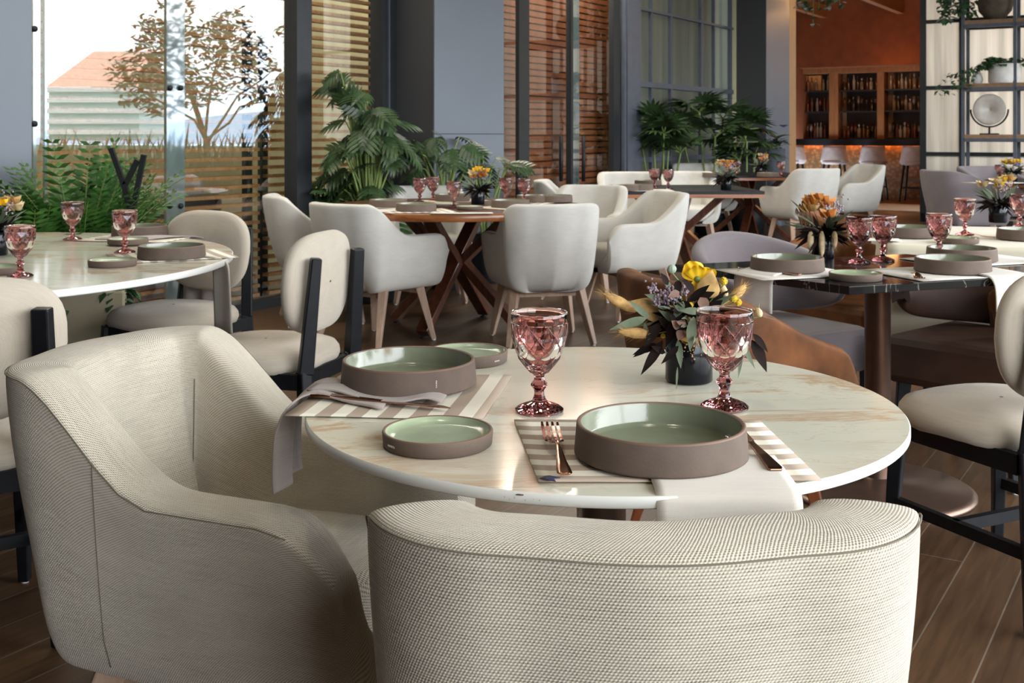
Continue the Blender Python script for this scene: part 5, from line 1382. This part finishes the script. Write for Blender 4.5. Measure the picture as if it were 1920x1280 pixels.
# navy ribbon tag on the placemat corner
m = MB(); m.leaf((0.0, 0, 0.001), (1, 0.1, 0), (0, 0, 1), 0.026, 0.011, 0, 4, .3, .8); m.leaf((0.006, -0.004, 0.002), (0.7, -.6, 0), (0, 0, 1), 0.018, 0.010, 0, 4, .3, .8)
o = m.build('ribbon_tag', 'navy', None, (P(1012, 905).x, P(1012, 905).y+0.001, ZM), solid=0.0008); tag(o, 'tiny navy ribbon tag at the near left corner of the front placemat', 'ribbon')
SP0 = pl0; SP1 = bpy.data.objects['side_plate.001']; SB1 = bpy.data.objects['serving_bowl.001']

# ================================================================== FOREGROUND ARMCHAIRS
grpA = 'woven tub armchairs around the marble table'
tubF = make_tub('linen', 'ash', 0.782, 0.598, 'pale woven armchair in the centre foreground seen from behind', True, a=0.315, ab=0.29, th=0.118, zb=0.26, lean=0.05)
tubF.scale = (1.06, 1.06, 1); tubF.location = (0.142, 1.455, 0); tubF.rotation_euler[2] = math.radians(0.5); tubF['group'] = grpA
dup(tubF, 'pale woven armchair at the left foreground with its inside facing right', (-0.489, 2.025, 0), math.radians(-90-20), grpA, (0.97, 1.06, 1))
# ================================================================== OTHER TABLES
def round_top(name, label, c, R, th, mt_top, mt_edge, ped, group=None):
    r = thing(name, label, 'table', (c[0], c[1], 0), 0, group)
    m = MB(); m.lathe([(0.0005, TZ), (R-0.003, TZ)], 120); m.build('table_top', mt_top, r)
    m = MB(); m.lathe([(R-0.003, TZ), (R, TZ-0.003), (R, TZ-th+0.003), (R-0.003, TZ-th), (0.0005, TZ-th)], 120); m.build('table_edge', mt_edge, r)
    ped(r, th); return r
def ped_disc(r, th, R=0.3, mat='bronze'):
    m = MB(); m.lathe([(0.042, 0.03), (0.042, TZ-th-0.02), (0.12, TZ-th-0.01), (0.12, TZ-th)], 40); m.build('pedestal', mat, r)
    m = MB(); m.lathe([(R, 0), (R, 0.010), (R-0.02, 0.022), (0.06, 0.035), (0.04, 0.05)], 72, cap=True); m.build('base', mat, r)
def ped_cross(r, th, span=0.42, up=0.36, mat='walnut', w=0.085):
    for k in range(4):
        a = PI/4+k*PI/2+0.25; c_, s_ = math.cos(a), math.sin(a); t = Vector((-s_, c_, 0))*0.05
        m = MB(); m.beam((c_*up+t.x, s_*up+t.y, TZ-th-0.002), (c_*0.03+t.x*.5, s_*0.03+t.y*.5, 0.40), w, w, 0.05, 0.05); m.beam((c_*0.03+t.x*.5, s_*0.03+t.y*.5, 0.41), (c_*span+t.x, s_*span+t.y, 0.03), w, w*0.9, 0.05, 0.05)
        l = m.build('leg', mat, r, bevel=0.004)
        m = MB(); m.lathe([(0.022, 0), (0.022, 0.008), (0.008, 0.012), (0.008, 0.04)], 12, (c_*span*0.97+t.x, s_*span*0.97+t.y, 0), cap=True); m.build('levelling_foot', 'black_metal', l)
# left round marble table
LT = Vector((-2.12, 3.86)); LR = 1.12
round_top('round_table', 'large round white marble table at the left by the ferns', LT, LR, 0.022, 'marble', 'marble_edge', lambda r, th: ped_disc(r, th, 0.42, 'black_metal'))
m = MB()
# walnut round table
WT = Vector((-0.35, 6.87)); WRd = 0.80
round_top('round_table', 'round red walnut table with crossed legs in the middle of the room', WT, WRd, 0.042, 'walnut', 'walnut_edge', lambda r, th: ped_cross(r, th))
# black marble table
BA, BB, BD = Vector((0.967, 3.197)), Vector((0.545, 3.735)), Vector((1.86, 3.535)); BC = BB+(BD-BA)
def black_table():
    c = (BA+BB+BC+BD)/4; r = thing('square_table', 'black marble table on a bronze pedestal at the right', 'table', (1.22, 3.72, 0)); o_ = Vector((1.22, 3.72))
    m = MB(); m.prism([tuple(p-o_) for p in (BA, BD, BC, BB)], TZ-0.024, TZ); m.build('table_top', 'black_marble', r, bevel=0.002)
    ped_disc(r, 0.024, 0.31, 'bronze'); return r
black_table()
def square_table(name, label, c, w, d, rot, top, edge, span=0.42, th=0.028):
    r = thing(name, label, 'table', (c[0], c[1], 0), rot)
    m = MB(); m.box((0, 0, TZ-0.012), (w, d, 0.024)); m.build('table_top', top, r, bevel=0.002)
    m = MB(); m.box((0, 0, TZ-0.024-th/2), (w, d, th)); m.build('table_edge', edge, r)
    ped_cross(r, 0.024+th, span); return r
square_table('square_table', 'square black topped table with crossed walnut legs beyond the round walnut table', (1.36, 9.1), 1.12, 1.12, 0.04, 'black_metal', 'walnut_edge', 0.45)
square_table('square_table', 'square black topped table with crossed walnut legs farthest away by the grey pier', (2.62, 12.35), 1.1, 1.1, 0.05, 'black_metal', 'walnut_edge', 0.45)
# cloth covered table on the right
CU, CV = Vector((0.968, -0.25, 0)), Vector((0.25, 0.968, 0)); CO = Vector((1.50, 4.40, 0))
def cloth_table():
    w, d = 1.25, 1.0; c = CO+CU*w/2+CV*d/2; rot = math.atan2(CU.y, CU.x)
    r = thing('square_table', 'square table under a cream tablecloth at the right', 'table', (c.x, c.y, 0), rot)
    m = MB(); m.box((0, 0, 0.735), (w-.01, d-.01, 0.02)); m.build('table_top', 'walnut', r); ped_disc(r, 0.03, 0.3, 'bronze')
    m = MB(); n = 120; loop = []; W, Dp = w/2+0.004, d/2+0.004
    per = [(-W, -Dp), (W, -Dp), (W, Dp), (-W, Dp)]
    for s_ in range(4):
        a, b_ = Vector(per[s_]+(0,)), Vector(per[(s_+1) % 4]+(0,))
        for k in range(30): loop.append((a.lerp(b_, k/30), s_, k/30))
    rows = []
    rows.append([Vector((p.x*0.02, p.y*0.02, 0.7485)) for p, _, _ in loop]); rows.append([Vector((p.x*0.97, p.y*0.97, 0.749)) for p, _, _ in loop])
    for t in (0.0, 0.06, 0.2, 0.4, 0.6, 0.8, 1.0):
        row = []
        for i, (p, s_, q) in enumerate(loop):
            cor = min(q, 1-q)*2; drop = (0.30+0.06*(1-cor)**3)*t; out = p.normalized()*(0.010+0.035*t*(0.5+0.5*math.sin(i*0.66+s_))*(1.0)+0.02*t*(1-cor)**4)
            row.append(Vector((p.x+out.x, p.y+out.y, 0.747-drop)))
        rows.append(row)
    m.grid(rows, closed_u=True); o = m.build('tablecloth', 'cloth', None, (c.x, c.y, 0.0035), rot); tag(o, 'cream tablecloth hanging over the square table at the right', 'tablecloth')
cloth_table()
ZC = TZ+0.0055
# far right table and beyond
square_table('square_table', 'dark square table at the far right in front of the shelving unit', (5.15, 10.45), 1.1, 1.1, 0.4, 'black_metal', 'walnut_edge', 0.42)
# ================================================================== TABLE SETTINGS
def setg(kind, px, py, label, group, z=TZ, rot=0.0, sc=None):
    mk = {'bowl': make_bowl, 'plate': make_plate, 'goblet': make_goblet, 'fork': make_fork, 'knife': make_knife}[kind]; p = P(px, py, z)
    return place(kind, mk, label, (p.x, p.y, z+0.0005), rot, group, sc)
def mat_at(px, py, w, d, rot, label, group, mt='stripe', z=TZ, name='placemat', seed=0):
    p = P(px, py, z); R_ = Matrix.Rotation(rot, 3, 'Z'); cs = [p+R_ @ Vector((x*w/2, y*d/2, 0)) for x, y in ((-1, -1), (1, -1), (1, 1), (-1, 1))]
    return sheet(name, cs, mt, label, name, group, 0.001, seed=seed, nu=6, nv=6, uvrot=bool(seed % 2))
# --- left marble table
g = 'place settings on the left marble table'
mat_at(322, 481, 0.40, 0.32, 0.5, 'striped placemat at the right edge of the left marble table', 'placemats on the left marble table', seed=1)
mat_at(255, 448, 0.40, 0.30, -0.2, 'striped placemat at the far side of the left marble table', 'placemats on the left marble table', seed=2)
setg('bowl', 322, 482, 'clay bowl at the right edge of the left marble table', g, TZ+.004)
setg('plate', 211, 498, 'small plate nearest the chairs on the left marble table', g)
setg('plate', 240, 457, 'small plate behind the right goblet on the left marble table', g, TZ+.004)
setg('bowl', 262, 441, 'clay bowl at the far side of the left marble table', g, TZ+.004)
setg('goblet', 38, 519, 'rose goblet nearest the camera on the left marble table, above the chair back', g)
setg('goblet', 136, 450, 'rose goblet at the far side of the left marble table in front of the fern', g)
setg('goblet', 234, 474, 'rose goblet between the plates on the left marble table', g)
setg('plate', -6, 512, 'small plate cut off at the left frame edge on the left marble table', g)
p = P(2, 478); small_flowers('dried flowers with yellow blooms cut by the left frame edge on the left marble table', (p.x-0.02, p.y, TZ), 31, 'straw', 'yellow')
q = P(330, 461, TZ); 
drape('napkin', [(-1.35, 4.10, TZ+.006), (-1.22, 4.04, TZ+.006), (-1.07, 3.95, TZ+.006), (-1.025, 3.93, TZ-.01), (-1.018, 3.92, TZ-.1), (-1.01, 3.91, TZ-.25)], (0.62, -0.78, 0), 0.135, 'napkin', 'beige napkin hanging off the right edge of the left marble table', 'napkin', 'napkins on the left marble table', 0.003, 1.0, 0.3, seed=4)
drape('napkin', [(-1.62, 4.55, TZ+.006), (-1.5, 4.68, TZ+.012), (-1.40, 4.74, TZ+.005), (-1.36, 4.78, TZ-.03), (-1.34, 4.80, TZ-.2), (-1.34, 4.80, TZ-.30)], (0.9, -0.3, 0), 0.2, 'napkin_mauve', 'mauve napkin hanging below the far right rim of the left marble table', 'napkin', 'napkins on the left marble table', 0.012, 2.5, 0.2, seed=5)
# --- walnut table
g = 'place settings on the walnut table'
for i, (px, py, dsc) in enumerate(((728, 387, 'far left of the walnut table'), (780, 395, 'near left of the walnut table by the hanging napkin'), (848, 376, 'far side of the walnut table behind the goblets'), (957, 388, 'near right of the walnut table'), (1002, 378, 'far right of the walnut table'), (1040, 378, 'rightmost rim of the walnut table'))):
    setg('bowl', px, py, 'clay bowl at the '+dsc, g, TZ+.003)
    if i < 5: mat_at(px, py+1, 0.40, 0.30, 0.3*i, 'placemat under the bowl at the '+dsc, 'placemats on the walnut table', seed=i)
setg('plate', 838, 388, 'small plate near the centre of the walnut table behind the left goblet', g)
setg('plate', 881, 393, 'small plate at the near edge of the walnut table left of the flowers', g)
for px, py, dsc in ((787, 380, 'leftmost goblet on the walnut table'), (812, 376, 'second rose goblet from the left on the walnut table'), (851, 390, 'rose goblet nearest the camera on the walnut table, left of the flowers'), (948, 379, 'rose goblet right of the flowers on the walnut table'), (983, 382, 'rightmost rose goblet on the walnut table')):
    setg('goblet', px, py, dsc if dsc.startswith('rose') or 'rose' in dsc else 'rose '+dsc, 'rose goblets on the walnut table')
p = P(896, 383); small_flowers('dried flowers with a yellow bloom in a black vase on the walnut table', (p.x, p.y, TZ), 32, 'orange_fl', 'yellow')
drape('napkin', [(-0.62, 6.42, TZ+.006), (-0.74, 6.30, TZ+.006), (-0.88, 6.24, TZ+.004), (-0.905, 6.22, TZ-.02), (-0.91, 6.215, TZ-.17)], (0.45, -0.9, 0), 0.17, 'napkin', 'pale napkin hanging off the near left edge of the walnut table', 'napkin', 'napkins on the walnut table', 0.006, 1.5, seed=7)
for px, py, rz, d in ((838, 400, 1.2, 'left of the plate'), (893, 400, 1.4, 'right of the plate')):
    mat_at(px, py, 0.18, 0.09, rz-1.3, 'folded white napkin at the near edge of the walnut table, '+d, 'folded napkins on the walnut table', 'napkin', TZ+.004, 'folded_napkin', 3)
# --- black marble table
g = 'place settings on the black marble table'
mat_at(1476, 512, 0.36, 0.28, 0.35, 'cream placemat at the left corner of the black marble table', 'placemats on the black marble table', 'napkin', seed=1)
mat_at(1770, 512, 0.42, 0.30, 0.36, 'cream placemat at the near right edge of the black marble table', 'placemats on the black marble table', 'napkin', seed=2)
mat_at(1830, 489, 0.42, 0.28, 0.36, 'cream placemat at the far right of the black marble table', 'placemats on the black marble table', 'napkin', seed=3)
setg('bowl', 1476, 506, 'clay bowl at the left of the black marble table beside the flowers', g, TZ+.004)
setg('bowl', 1786, 508, 'clay bowl at the near right edge of the black marble table', g, TZ+.004)
setg('bowl', 1803, 487, 'clay bowl on the black marble table, hidden behind the near right bowl', g, TZ+.004)
setg('plate', 1604, 524, 'small plate at the near corner of the black marble table', g)
setg('goblet', 1611, 493, 'rose goblet right beside the flowers on the black marble table', g)
setg('goblet', 1656, 489, 'second rose goblet from the flowers on the black marble table', g)
setg('goblet', 1761, 483, 'rose goblet behind the near right bowl on the black marble table', g)
setg('fork', 1712, 515, 'copper fork left of the near right bowl on the black marble table', g, TZ+.004, 2.9)
setg('knife', 1500, 517, 'copper knife on the placemat at the left of the black marble table', g, TZ+.004, 0.66)
p = P(1541, 484); small_flowers('dried flowers with orange petals and hanging catkins in a vase on the black marble table', (p.x, p.y, TZ), 33, 'orange_fl', 'orange_fl', 1, True, True)
e = (BA+(BB-BA)*0.52); nrm = Vector((-(BB-BA).y, (BB-BA).x)).normalized()
drape('napkin', [(0.86, 3.60, TZ+.007), (0.80, 3.52, TZ+.007), (0.755, 3.465, TZ+.005), (0.745, 3.455, TZ-.02), (0.742, 3.45, TZ-.11)], (-.62, .79, 0), 0.15, 'napkin', 'beige napkin hanging off the left edge of the black marble table', 'napkin', 'napkins on the black marble table', 0.003, 1, seed=8)
e = BA+(BD-BA)*0.62
drape('napkin', [(1.47, 3.55, TZ+.008), (1.50, 3.45, TZ+.008), (1.518, 3.395, TZ+.006), (1.525, 3.375, TZ-.02), (1.527, 3.37, TZ-.13), (1.53, 3.365, TZ-.25)], (.93, .35, 0), 0.155, 'napkin', 'cream napkin hanging long off the near right edge of the black marble table', 'napkin', 'napkins on the black marble table', 0.004, 1.2, 0.1, seed=9)
# --- cloth table
g = 'place settings on the cloth covered table'
setg('goblet', 1809, 441, 'rose goblet standing left of the flowers on the cream tablecloth', g, ZC)
setg('goblet', 1912, 428, 'rose goblet at the right frame edge on the cream tablecloth', g, ZC)
setg('bowl', 1706, 443, 'clay bowl at the left corner of the cream tablecloth', g, ZC)
setg('bowl', 1925, 448, 'clay bowl cut by the right frame edge on the cream tablecloth', g, ZC)
setg('plate', 1797, 455, 'small plate at the near edge of the cream tablecloth below the goblet', g, ZC)
setg('fork', 1865, 447, 'copper fork beside the right bowl on the cream tablecloth', g, ZC, 1.4)
p = P(1871, 419); small_flowers('dried flowers with a yellow protea in a black vase on the cream tablecloth', (p.x, p.y, ZC), 34, 'straw_pale', 'mustard')
mat_at(1640, 450, 0.2, 0.12, -0.2, 'folded pale napkin at the left corner of the cream tablecloth', None, 'napkin', ZC, 'folded_napkin', 5)
# --- far tables
g = 'place settings on the far black topped table'
setg('goblet', 1227, 353, 'left rose goblet of the pair on the far black topped table', g); setg('goblet', 1253, 355, 'right rose goblet of the pair on the far black topped table', g)
for px, py, d in ((1170, 357, 'near left corner'), (1197, 356, 'near left edge beside the goblets'), (1215, 347, 'far left edge')):
    setg('bowl', px, py, 'clay bowl at the %s of the far black topped table' % d, g, TZ+.003)
mat_at(1205, 357, 0.45, 0.3, 0, 'pale placemat under the bowls of the far black topped table', None, 'napkin', seed=1)
p = P(1366, 356); small_flowers('dried flowers with a round golden bloom on the far black topped table', (p.x-0.02, p.y, TZ), 35, 'straw_pale', 'orange_fl')
g = 'place settings on the farthest table by the pier'
setg('goblet', 1366, 328, 'left rose goblet above the flowers on the farthest table', g); setg('goblet', 1382, 329, 'right rose goblet of the close pair on the farthest table', g); setg('goblet', 1465, 331, 'rose goblet by the oak jamb on the farthest table', g)
setg('bowl', 1338, 331, 'clay bowl at the left of the farthest table', g); setg('bowl', 1440, 331, 'clay bowl at the right of the farthest table', g)
p = P(1424, 328); small_flowers('dried orange flowers in a black vase on the farthest table by the grey pier', (p.x, p.y, TZ), 36, 'orange_fl', 'straw_pale')
p = P(1905, 341); small_flowers('bright yellow and purple flowers at the far right in front of the shelving unit', (p.x-0.03, p.y, TZ), 37, 'mustard', 'yellow')
setg('goblet', 1875, 341, 'rose goblet left of the bright flowers at the far right', None); mat_at(1868, 343, .5, .3, .3, 'white napkin and mat on the dark square table at the far right', None, 'napkin', seed=2)
# ================================================================== OTHER CHAIRS
tubC = make_tub('linen_far', 'ash', 0.80, 0.615, 'off white tub armchair seen from behind at the near left of the walnut table')
gW = 'off white tub armchairs around the walnut table'
def tub(label, x, y, d, group, sc=1.0):
    if 'tub' not in used:
        used.add('tub'); o = tubC; o.location = (x, y, 0); o.rotation_euler[2] = face_rot(d); o['label'] = label; o['group'] = group; o.scale = (sc,)*3; return o
    return dup(tubC, label, (x, y, 0), face_rot(d), group, sc)
tub('off white tub armchair at the near left of the walnut table, one arm pointing right', -0.78, 6.42, (0.62, 0.78), gW)
tub('off white tub armchair at the near right of the walnut table seen from behind', 0.17, 6.43, (-0.22, 0.97), gW)
tub('off white tub armchair behind the near left chair, by the dark window post', -1.22, 7.15, (0.95, 0.3), gW)
tub('off white tub armchair at the right of the walnut table seen from its side', 0.78, 7.35, (-0.93, -0.38), gW)
tub('off white tub armchair at the far right of the walnut table, inside visible', 0.52, 8.15, (-0.35, -0.94), gW)
tub('off white tub armchair at the far left of the walnut table behind the goblets', -0.60, 8.02, (0.15, -1), gW)
gF = 'off white tub armchairs around the far black topped tables'
tub('off white tub armchair behind the pair of goblets on the far black topped table', 1.10, 10.15, (0.10, -1), gF, 1.04)
tub('off white tub armchair edge showing left of the far black topped table', 0.55, 9.35, (0.98, -0.1), gF)
tub('off white tub armchair behind the far black topped table, seen between its crossed legs', 1.80, 11.3, (-0.1, -1), gF)
tub('off white tub armchair facing the camera in front of the palms', 2.22, 12.9, (0.25, -0.97), gF, 1.05)
tub('off white tub armchair with its back to the camera left of the oak jamb', 2.98, 11.5, (-0.35, 0.94), gF, 1.05)
tub('off white tub armchair against the dark bar opening, inside visible', 3.80, 12.6, (-0.92, -0.35), gF, 1.05)
tub('cream tub armchair beyond the far right table under the shelving unit', 5.75, 13.2, (-0.3, -0.95), None)
tg = make_tub('grey_velvet', 'ash', 0.80, 0.66, 'mauve grey tub armchair at the far right table, back to the camera', slope=True); tg.location = (4.36, 10.75, 0); tg.rotation_euler[2] = face_rot((0.97, 0.22)); tg.scale = (1.05,)*3
dup(tg, 'mauve grey armchair behind the far right table with its rim showing', (5.1, 11.75, 0), face_rot((0.2, -1)), None, 1.05)
# brown leather tub near the flowers
tb = make_tub('leather', 'orange_wood', 0.785, 0.60, 'brown leather tub armchair behind the marble table, seen from the side', slope=True); tb.location = (0.625, 3.22, 0); tb.scale = (0.95, 0.80, 1); tb.rotation_euler[2] = face_rot((0.92, 0.38))
tb2 = dup(tb, 'brown leather armchair beyond the black marble table, behind the orange flowers', (1.80, 5.80, 0), face_rot((0.9, -0.4)), None)
dup(tb, 'brown leather armchair whose back shows at the right frame edge by the cream tablecloth', (2.05, 3.95, 0), face_rot((0.1, 1.0)), None)
lg = make_lowback('mauve grey velvet armchair behind the black marble table with a wide curved back', 'grey_velvet', None, 'orange_wood', 0.80); lg.location = (1.0, 4.25, 0); lg.rotation_euler[2] = face_rot((0.5, -0.85))
lb = make_lowback('brown leather armchair between the black marble table and the cream tablecloth', 'leather', 'leather', 'black_wood', 0.72); lb.location = (1.55, 4.75, 0); lb.rotation_euler[2] = face_rot((0.55, -0.83)); lb.location = (1.52, 4.9, 0)
dup(lb, 'dark brown leather armchair at the right of the black marble table behind a hanging napkin', (1.68, 3.98, 0), face_rot((-0.75, -0.65)), None, None, {'brown_suede_leather': M['leather_dark']})
# oval side chairs
gO = 'black framed side chairs with oatmeal oval backs'
c1 = make_oval('oatmeal side chair with black frame on the far side of the left marble table'); c1.location = (-1.385, 4.56, 0); c1.rotation_euler[2] = face_rot((-0.45, -0.89)); c1['group'] = gO
dup(c1, 'oatmeal side chair with black posts right of the left marble table, back towards the camera', (-0.84, 3.80, 0), face_rot((-0.96, 0.28)), gO)
dup(c1, 'oatmeal side chair cut by the left frame edge behind the left armchair', (-1.355, 2.68, 0), face_rot((-0.55, 0.83)), gO)
dup(c1, 'oatmeal side chair with black legs cut by the right frame edge', (1.295, 2.95, 0), face_rot((-0.42, 0.90)), gO)
# ================================================================== PLANTS AND ODD THINGS
p = D(150, 5.35); fern('large green fern behind the left marble table, by the grey pier', (p.x, p.y, 0), 0.95, 0.6, 90, 2, zb=0.30)
p = D(65, 5.2); fern('bushy low fern at the far left in front of the grey pier', (p.x, p.y, 0), 0.72, 0.5, 70, 5, zb=0.28)
p = D(212, 5.7); fern('tall upright fern frond cluster right of the large fern', (p.x+.02, p.y, 0), 1.05, 0.25, 20, 9, zb=0.30)
# beige planter with trailing leaves
p = D(165, 5.0)
r = thing('planter', 'beige square planter with trailing leaves under the left marble table', 'planter', (p.x, p.y, 0), 0.3)
m = MB(); m.prism([(-.16, -.16), (.16, -.16), (.16, .16), (-.16, .16)], 0, 0.50); m.build('pot', 'beige_pot', r, bevel=0.01)
m = MB(); rnd = random.Random(6)
for k in range(12):
    a = rnd.uniform(PI, 2*PI); x, y = 0.17*math.cos(a), 0.17*math.sin(a); ivy_strand(m, [(x*.5, y*.5, .52), (x, y, .53), (x*1.15, y*1.15, .50-rnd.uniform(.08, .24))], rnd, 0.05, 22, 0.02)
m.build('leaves', 'green_ivy', r)
# twisted metal sculpture
p = D(240, 5.15); r = thing('branch_sculpture', 'dark Y shaped metal stand beside the tall fern', 'stand', (p.x, p.y, 0))
k = 5.15/FPX
for a_, b_ in (((208, 278), (234, 350)), ((258, 300), (232, 352)), ((270, 290), (250, 390))):
    m = MB(); m.beam(((a_[0]-240)*k, 0, zat(a_[1], 5.15)), ((b_[0]-240)*k, 0, zat(b_[1], 5.15)), 0.022, 0.022); m.build('branch', 'black_metal', r)
m = MB(); m.beam(((233-240)*k, 0, zat(345, 5.15)), ((245-240)*k, 0, zat(395, 5.15)), 0.024); m.beam(((247-240)*k, 0, zat(385, 5.15)), (0, 0, 0.01), 0.026); m.box((0, 0, 0.008), (0.25, 0.25, 0.016)); m.build('stand_post', 'black_metal', r)
# tall philodendron
rnd = random.Random(12); Yp = 7.95; p = D(694, Yp); st = []
k = Yp/FPX
for px, py in ((640, 128), (660, 150), (680, 165), (700, 190), (720, 205), (655, 190), (690, 220), (715, 240), (650, 240), (640, 270), (625, 300), (670, 260), (700, 275), (730, 230), (645, 330), (630, 345), (680, 300), (720, 290), (745, 280), (765, 265), (655, 300), (690, 190), (735, 215), (700, 330), (740, 320), (620, 330), (670, 340), (755, 330)):
    if px > 722 and py > 275: continue
    st.append(((px-694)*k, rnd.uniform(-.12, .2), zat(py+16, Yp), rnd.uniform(.15, .24)))
    for q_ in range(2): st.append(((min(px, 716)-694+rnd.uniform(-20, 12))*k, rnd.uniform(-.12, .2), zat(py+rnd.uniform(6, 45), Yp), rnd.uniform(.13, .22)))
philodendron('tall split leaf philodendron in front of the olive slatted window', (p.x, p.y, 0), st, 3, 'green_phil', 0.34, 0.45, 0.22)
Yp = 8.58; p = D(838, Yp); st = []; k = Yp/FPX
for px, py in ((780, 250), (800, 240), (820, 245), (840, 255), (860, 245), (850, 265), (790, 270), (815, 280), (870, 260), (835, 290), (790, 300), (860, 295), (885, 300), (770, 290)):
    st.append(((px-838)*k, rnd.uniform(-.3, .2), zat(py+12, Yp), rnd.uniform(.14, .23)))
philodendron('bushy split leaf plant in front of the dark side of the grey pier', (p.x, p.y, 0), st, 8, 'green_phil', 0.34, 0.4, 0.13)
Yp = 8.95; p = D(912, Yp); st = []; k = Yp/FPX
for px, py in ((880, 295), (895, 280), (905, 275), (930, 290), (955, 300), (915, 305), (940, 310), (890, 315), (965, 305), (870, 320)):
    st.append(((px-912)*k, rnd.uniform(-.2, .2), zat(py+8, Yp), rnd.uniform(.16, .24)))
philodendron('smaller split leaf plant at the right foot of the grey pier', (p.x, p.y, 0), st, 13, 'green_phil', 0.3, 0.4, 0.13)
Yp = 8.2; p = D(700, Yp); st = []; k = Yp/FPX
for q_ in range(12): st.append((rnd.uniform(-.22, .06), rnd.uniform(-.1, .1), rnd.uniform(.62, .84), rnd.uniform(.2, .32)))
philodendron('low fern like plant under the tall philodendron', (p.x, p.y, 0), st, 17, 'green_fern', 0.3, 0.35, 0.14)
p = D(1240, 12.6); palm('fan palm in front of the fluted glass window, nearest the slatted doors', (p.x, p.y, 0), [(-.1, 0, 1.30, .42), (.1, .1, 1.15, .42), (-.2, .1, 1.02, .4), (.2, -.1, .98, .42), (0, -.2, 1.2, .4)], 4)
p = D(1335, 13.2); palm('taller fan palm in front of the fluted glass window by the olive strip', (p.x, p.y, 0), [(-.15, 0, 1.45, .45), (.15, .1, 1.38, .45), (-.35, .1, 1.25, .42), (.4, -.1, 1.25, .42), (0, -.2, 1.15, .45), (.3, 0, 1.05, .4)], 6)
p = D(1400, 13.0); palm('dark leafed palm against the dark side of the far grey pier', (p.x, p.y, 0), [(0, 0, 1.1, .4), (.12, .1, .95, .4), (-.1, 0, .9, .4)], 9)
# flowers by the jamb
p = D(1455, 14.6); r = thing('flower_spray', 'small spray with a purple bloom at the foot of the oak jamb', 'flowers', (p.x, p.y, 0))
m = MB(); m.lathe([(.12, 0), (.12, 1.0), (.001, 1.0)], 24); m.build('pedestal', 'frame_grey', r)
m = MB(); rnd = random.Random(2)
for k_ in range(40): a = rnd.uniform(0, 2*PI); m.leaf((0, 0, 1.0+rnd.uniform(0, .15)), (math.cos(a), math.sin(a), rnd.uniform(-.2, 1)), (0, 0, 1), .2, .07, .3, 4)
m.build('leaves', 'green_palm', r)
m = MB()
for k_ in range(10): a = rnd.uniform(0, 2*PI); m.leaf((.1, 0, 1.28), (math.cos(a), math.sin(a), .5), (0, 0, 1), .09, .06, .1, 4)
mt = simple('violet_petal', (0.16, 0.10, 0.42), 0.6); m.build('bloom', mt, r)
m = MB()
for k_ in range(8): a = rnd.uniform(0, 2*PI); m.leaf((-.15, 0, 1.2), (math.cos(a), math.sin(a), .5), (0, 0, 1), .08, .05, .1, 4)
m.build('bloom', 'orange_fl', r)

# ================================================================== SMALL PRINT ON THE CLAY WARE
text_on_drum(SP0, 'mmtru', 0.0782, 0.011, math.radians(-140), 0.006)
text_on_drum(SB1, 'maruru', 0.1158, 0.021, math.radians(-62), 0.0042, True)
text_on_drum(SP1, 'mmtru', 0.0782, 0.011, math.radians(-42), 0.005)
for o_ in list(COL.objects):
    if o_.parent is None and o_.get('label') and not 4 <= len(o_['label'].replace(',', ' ').split()) <= 16: print('LABEL LENGTH', o_.name, o_['label'])
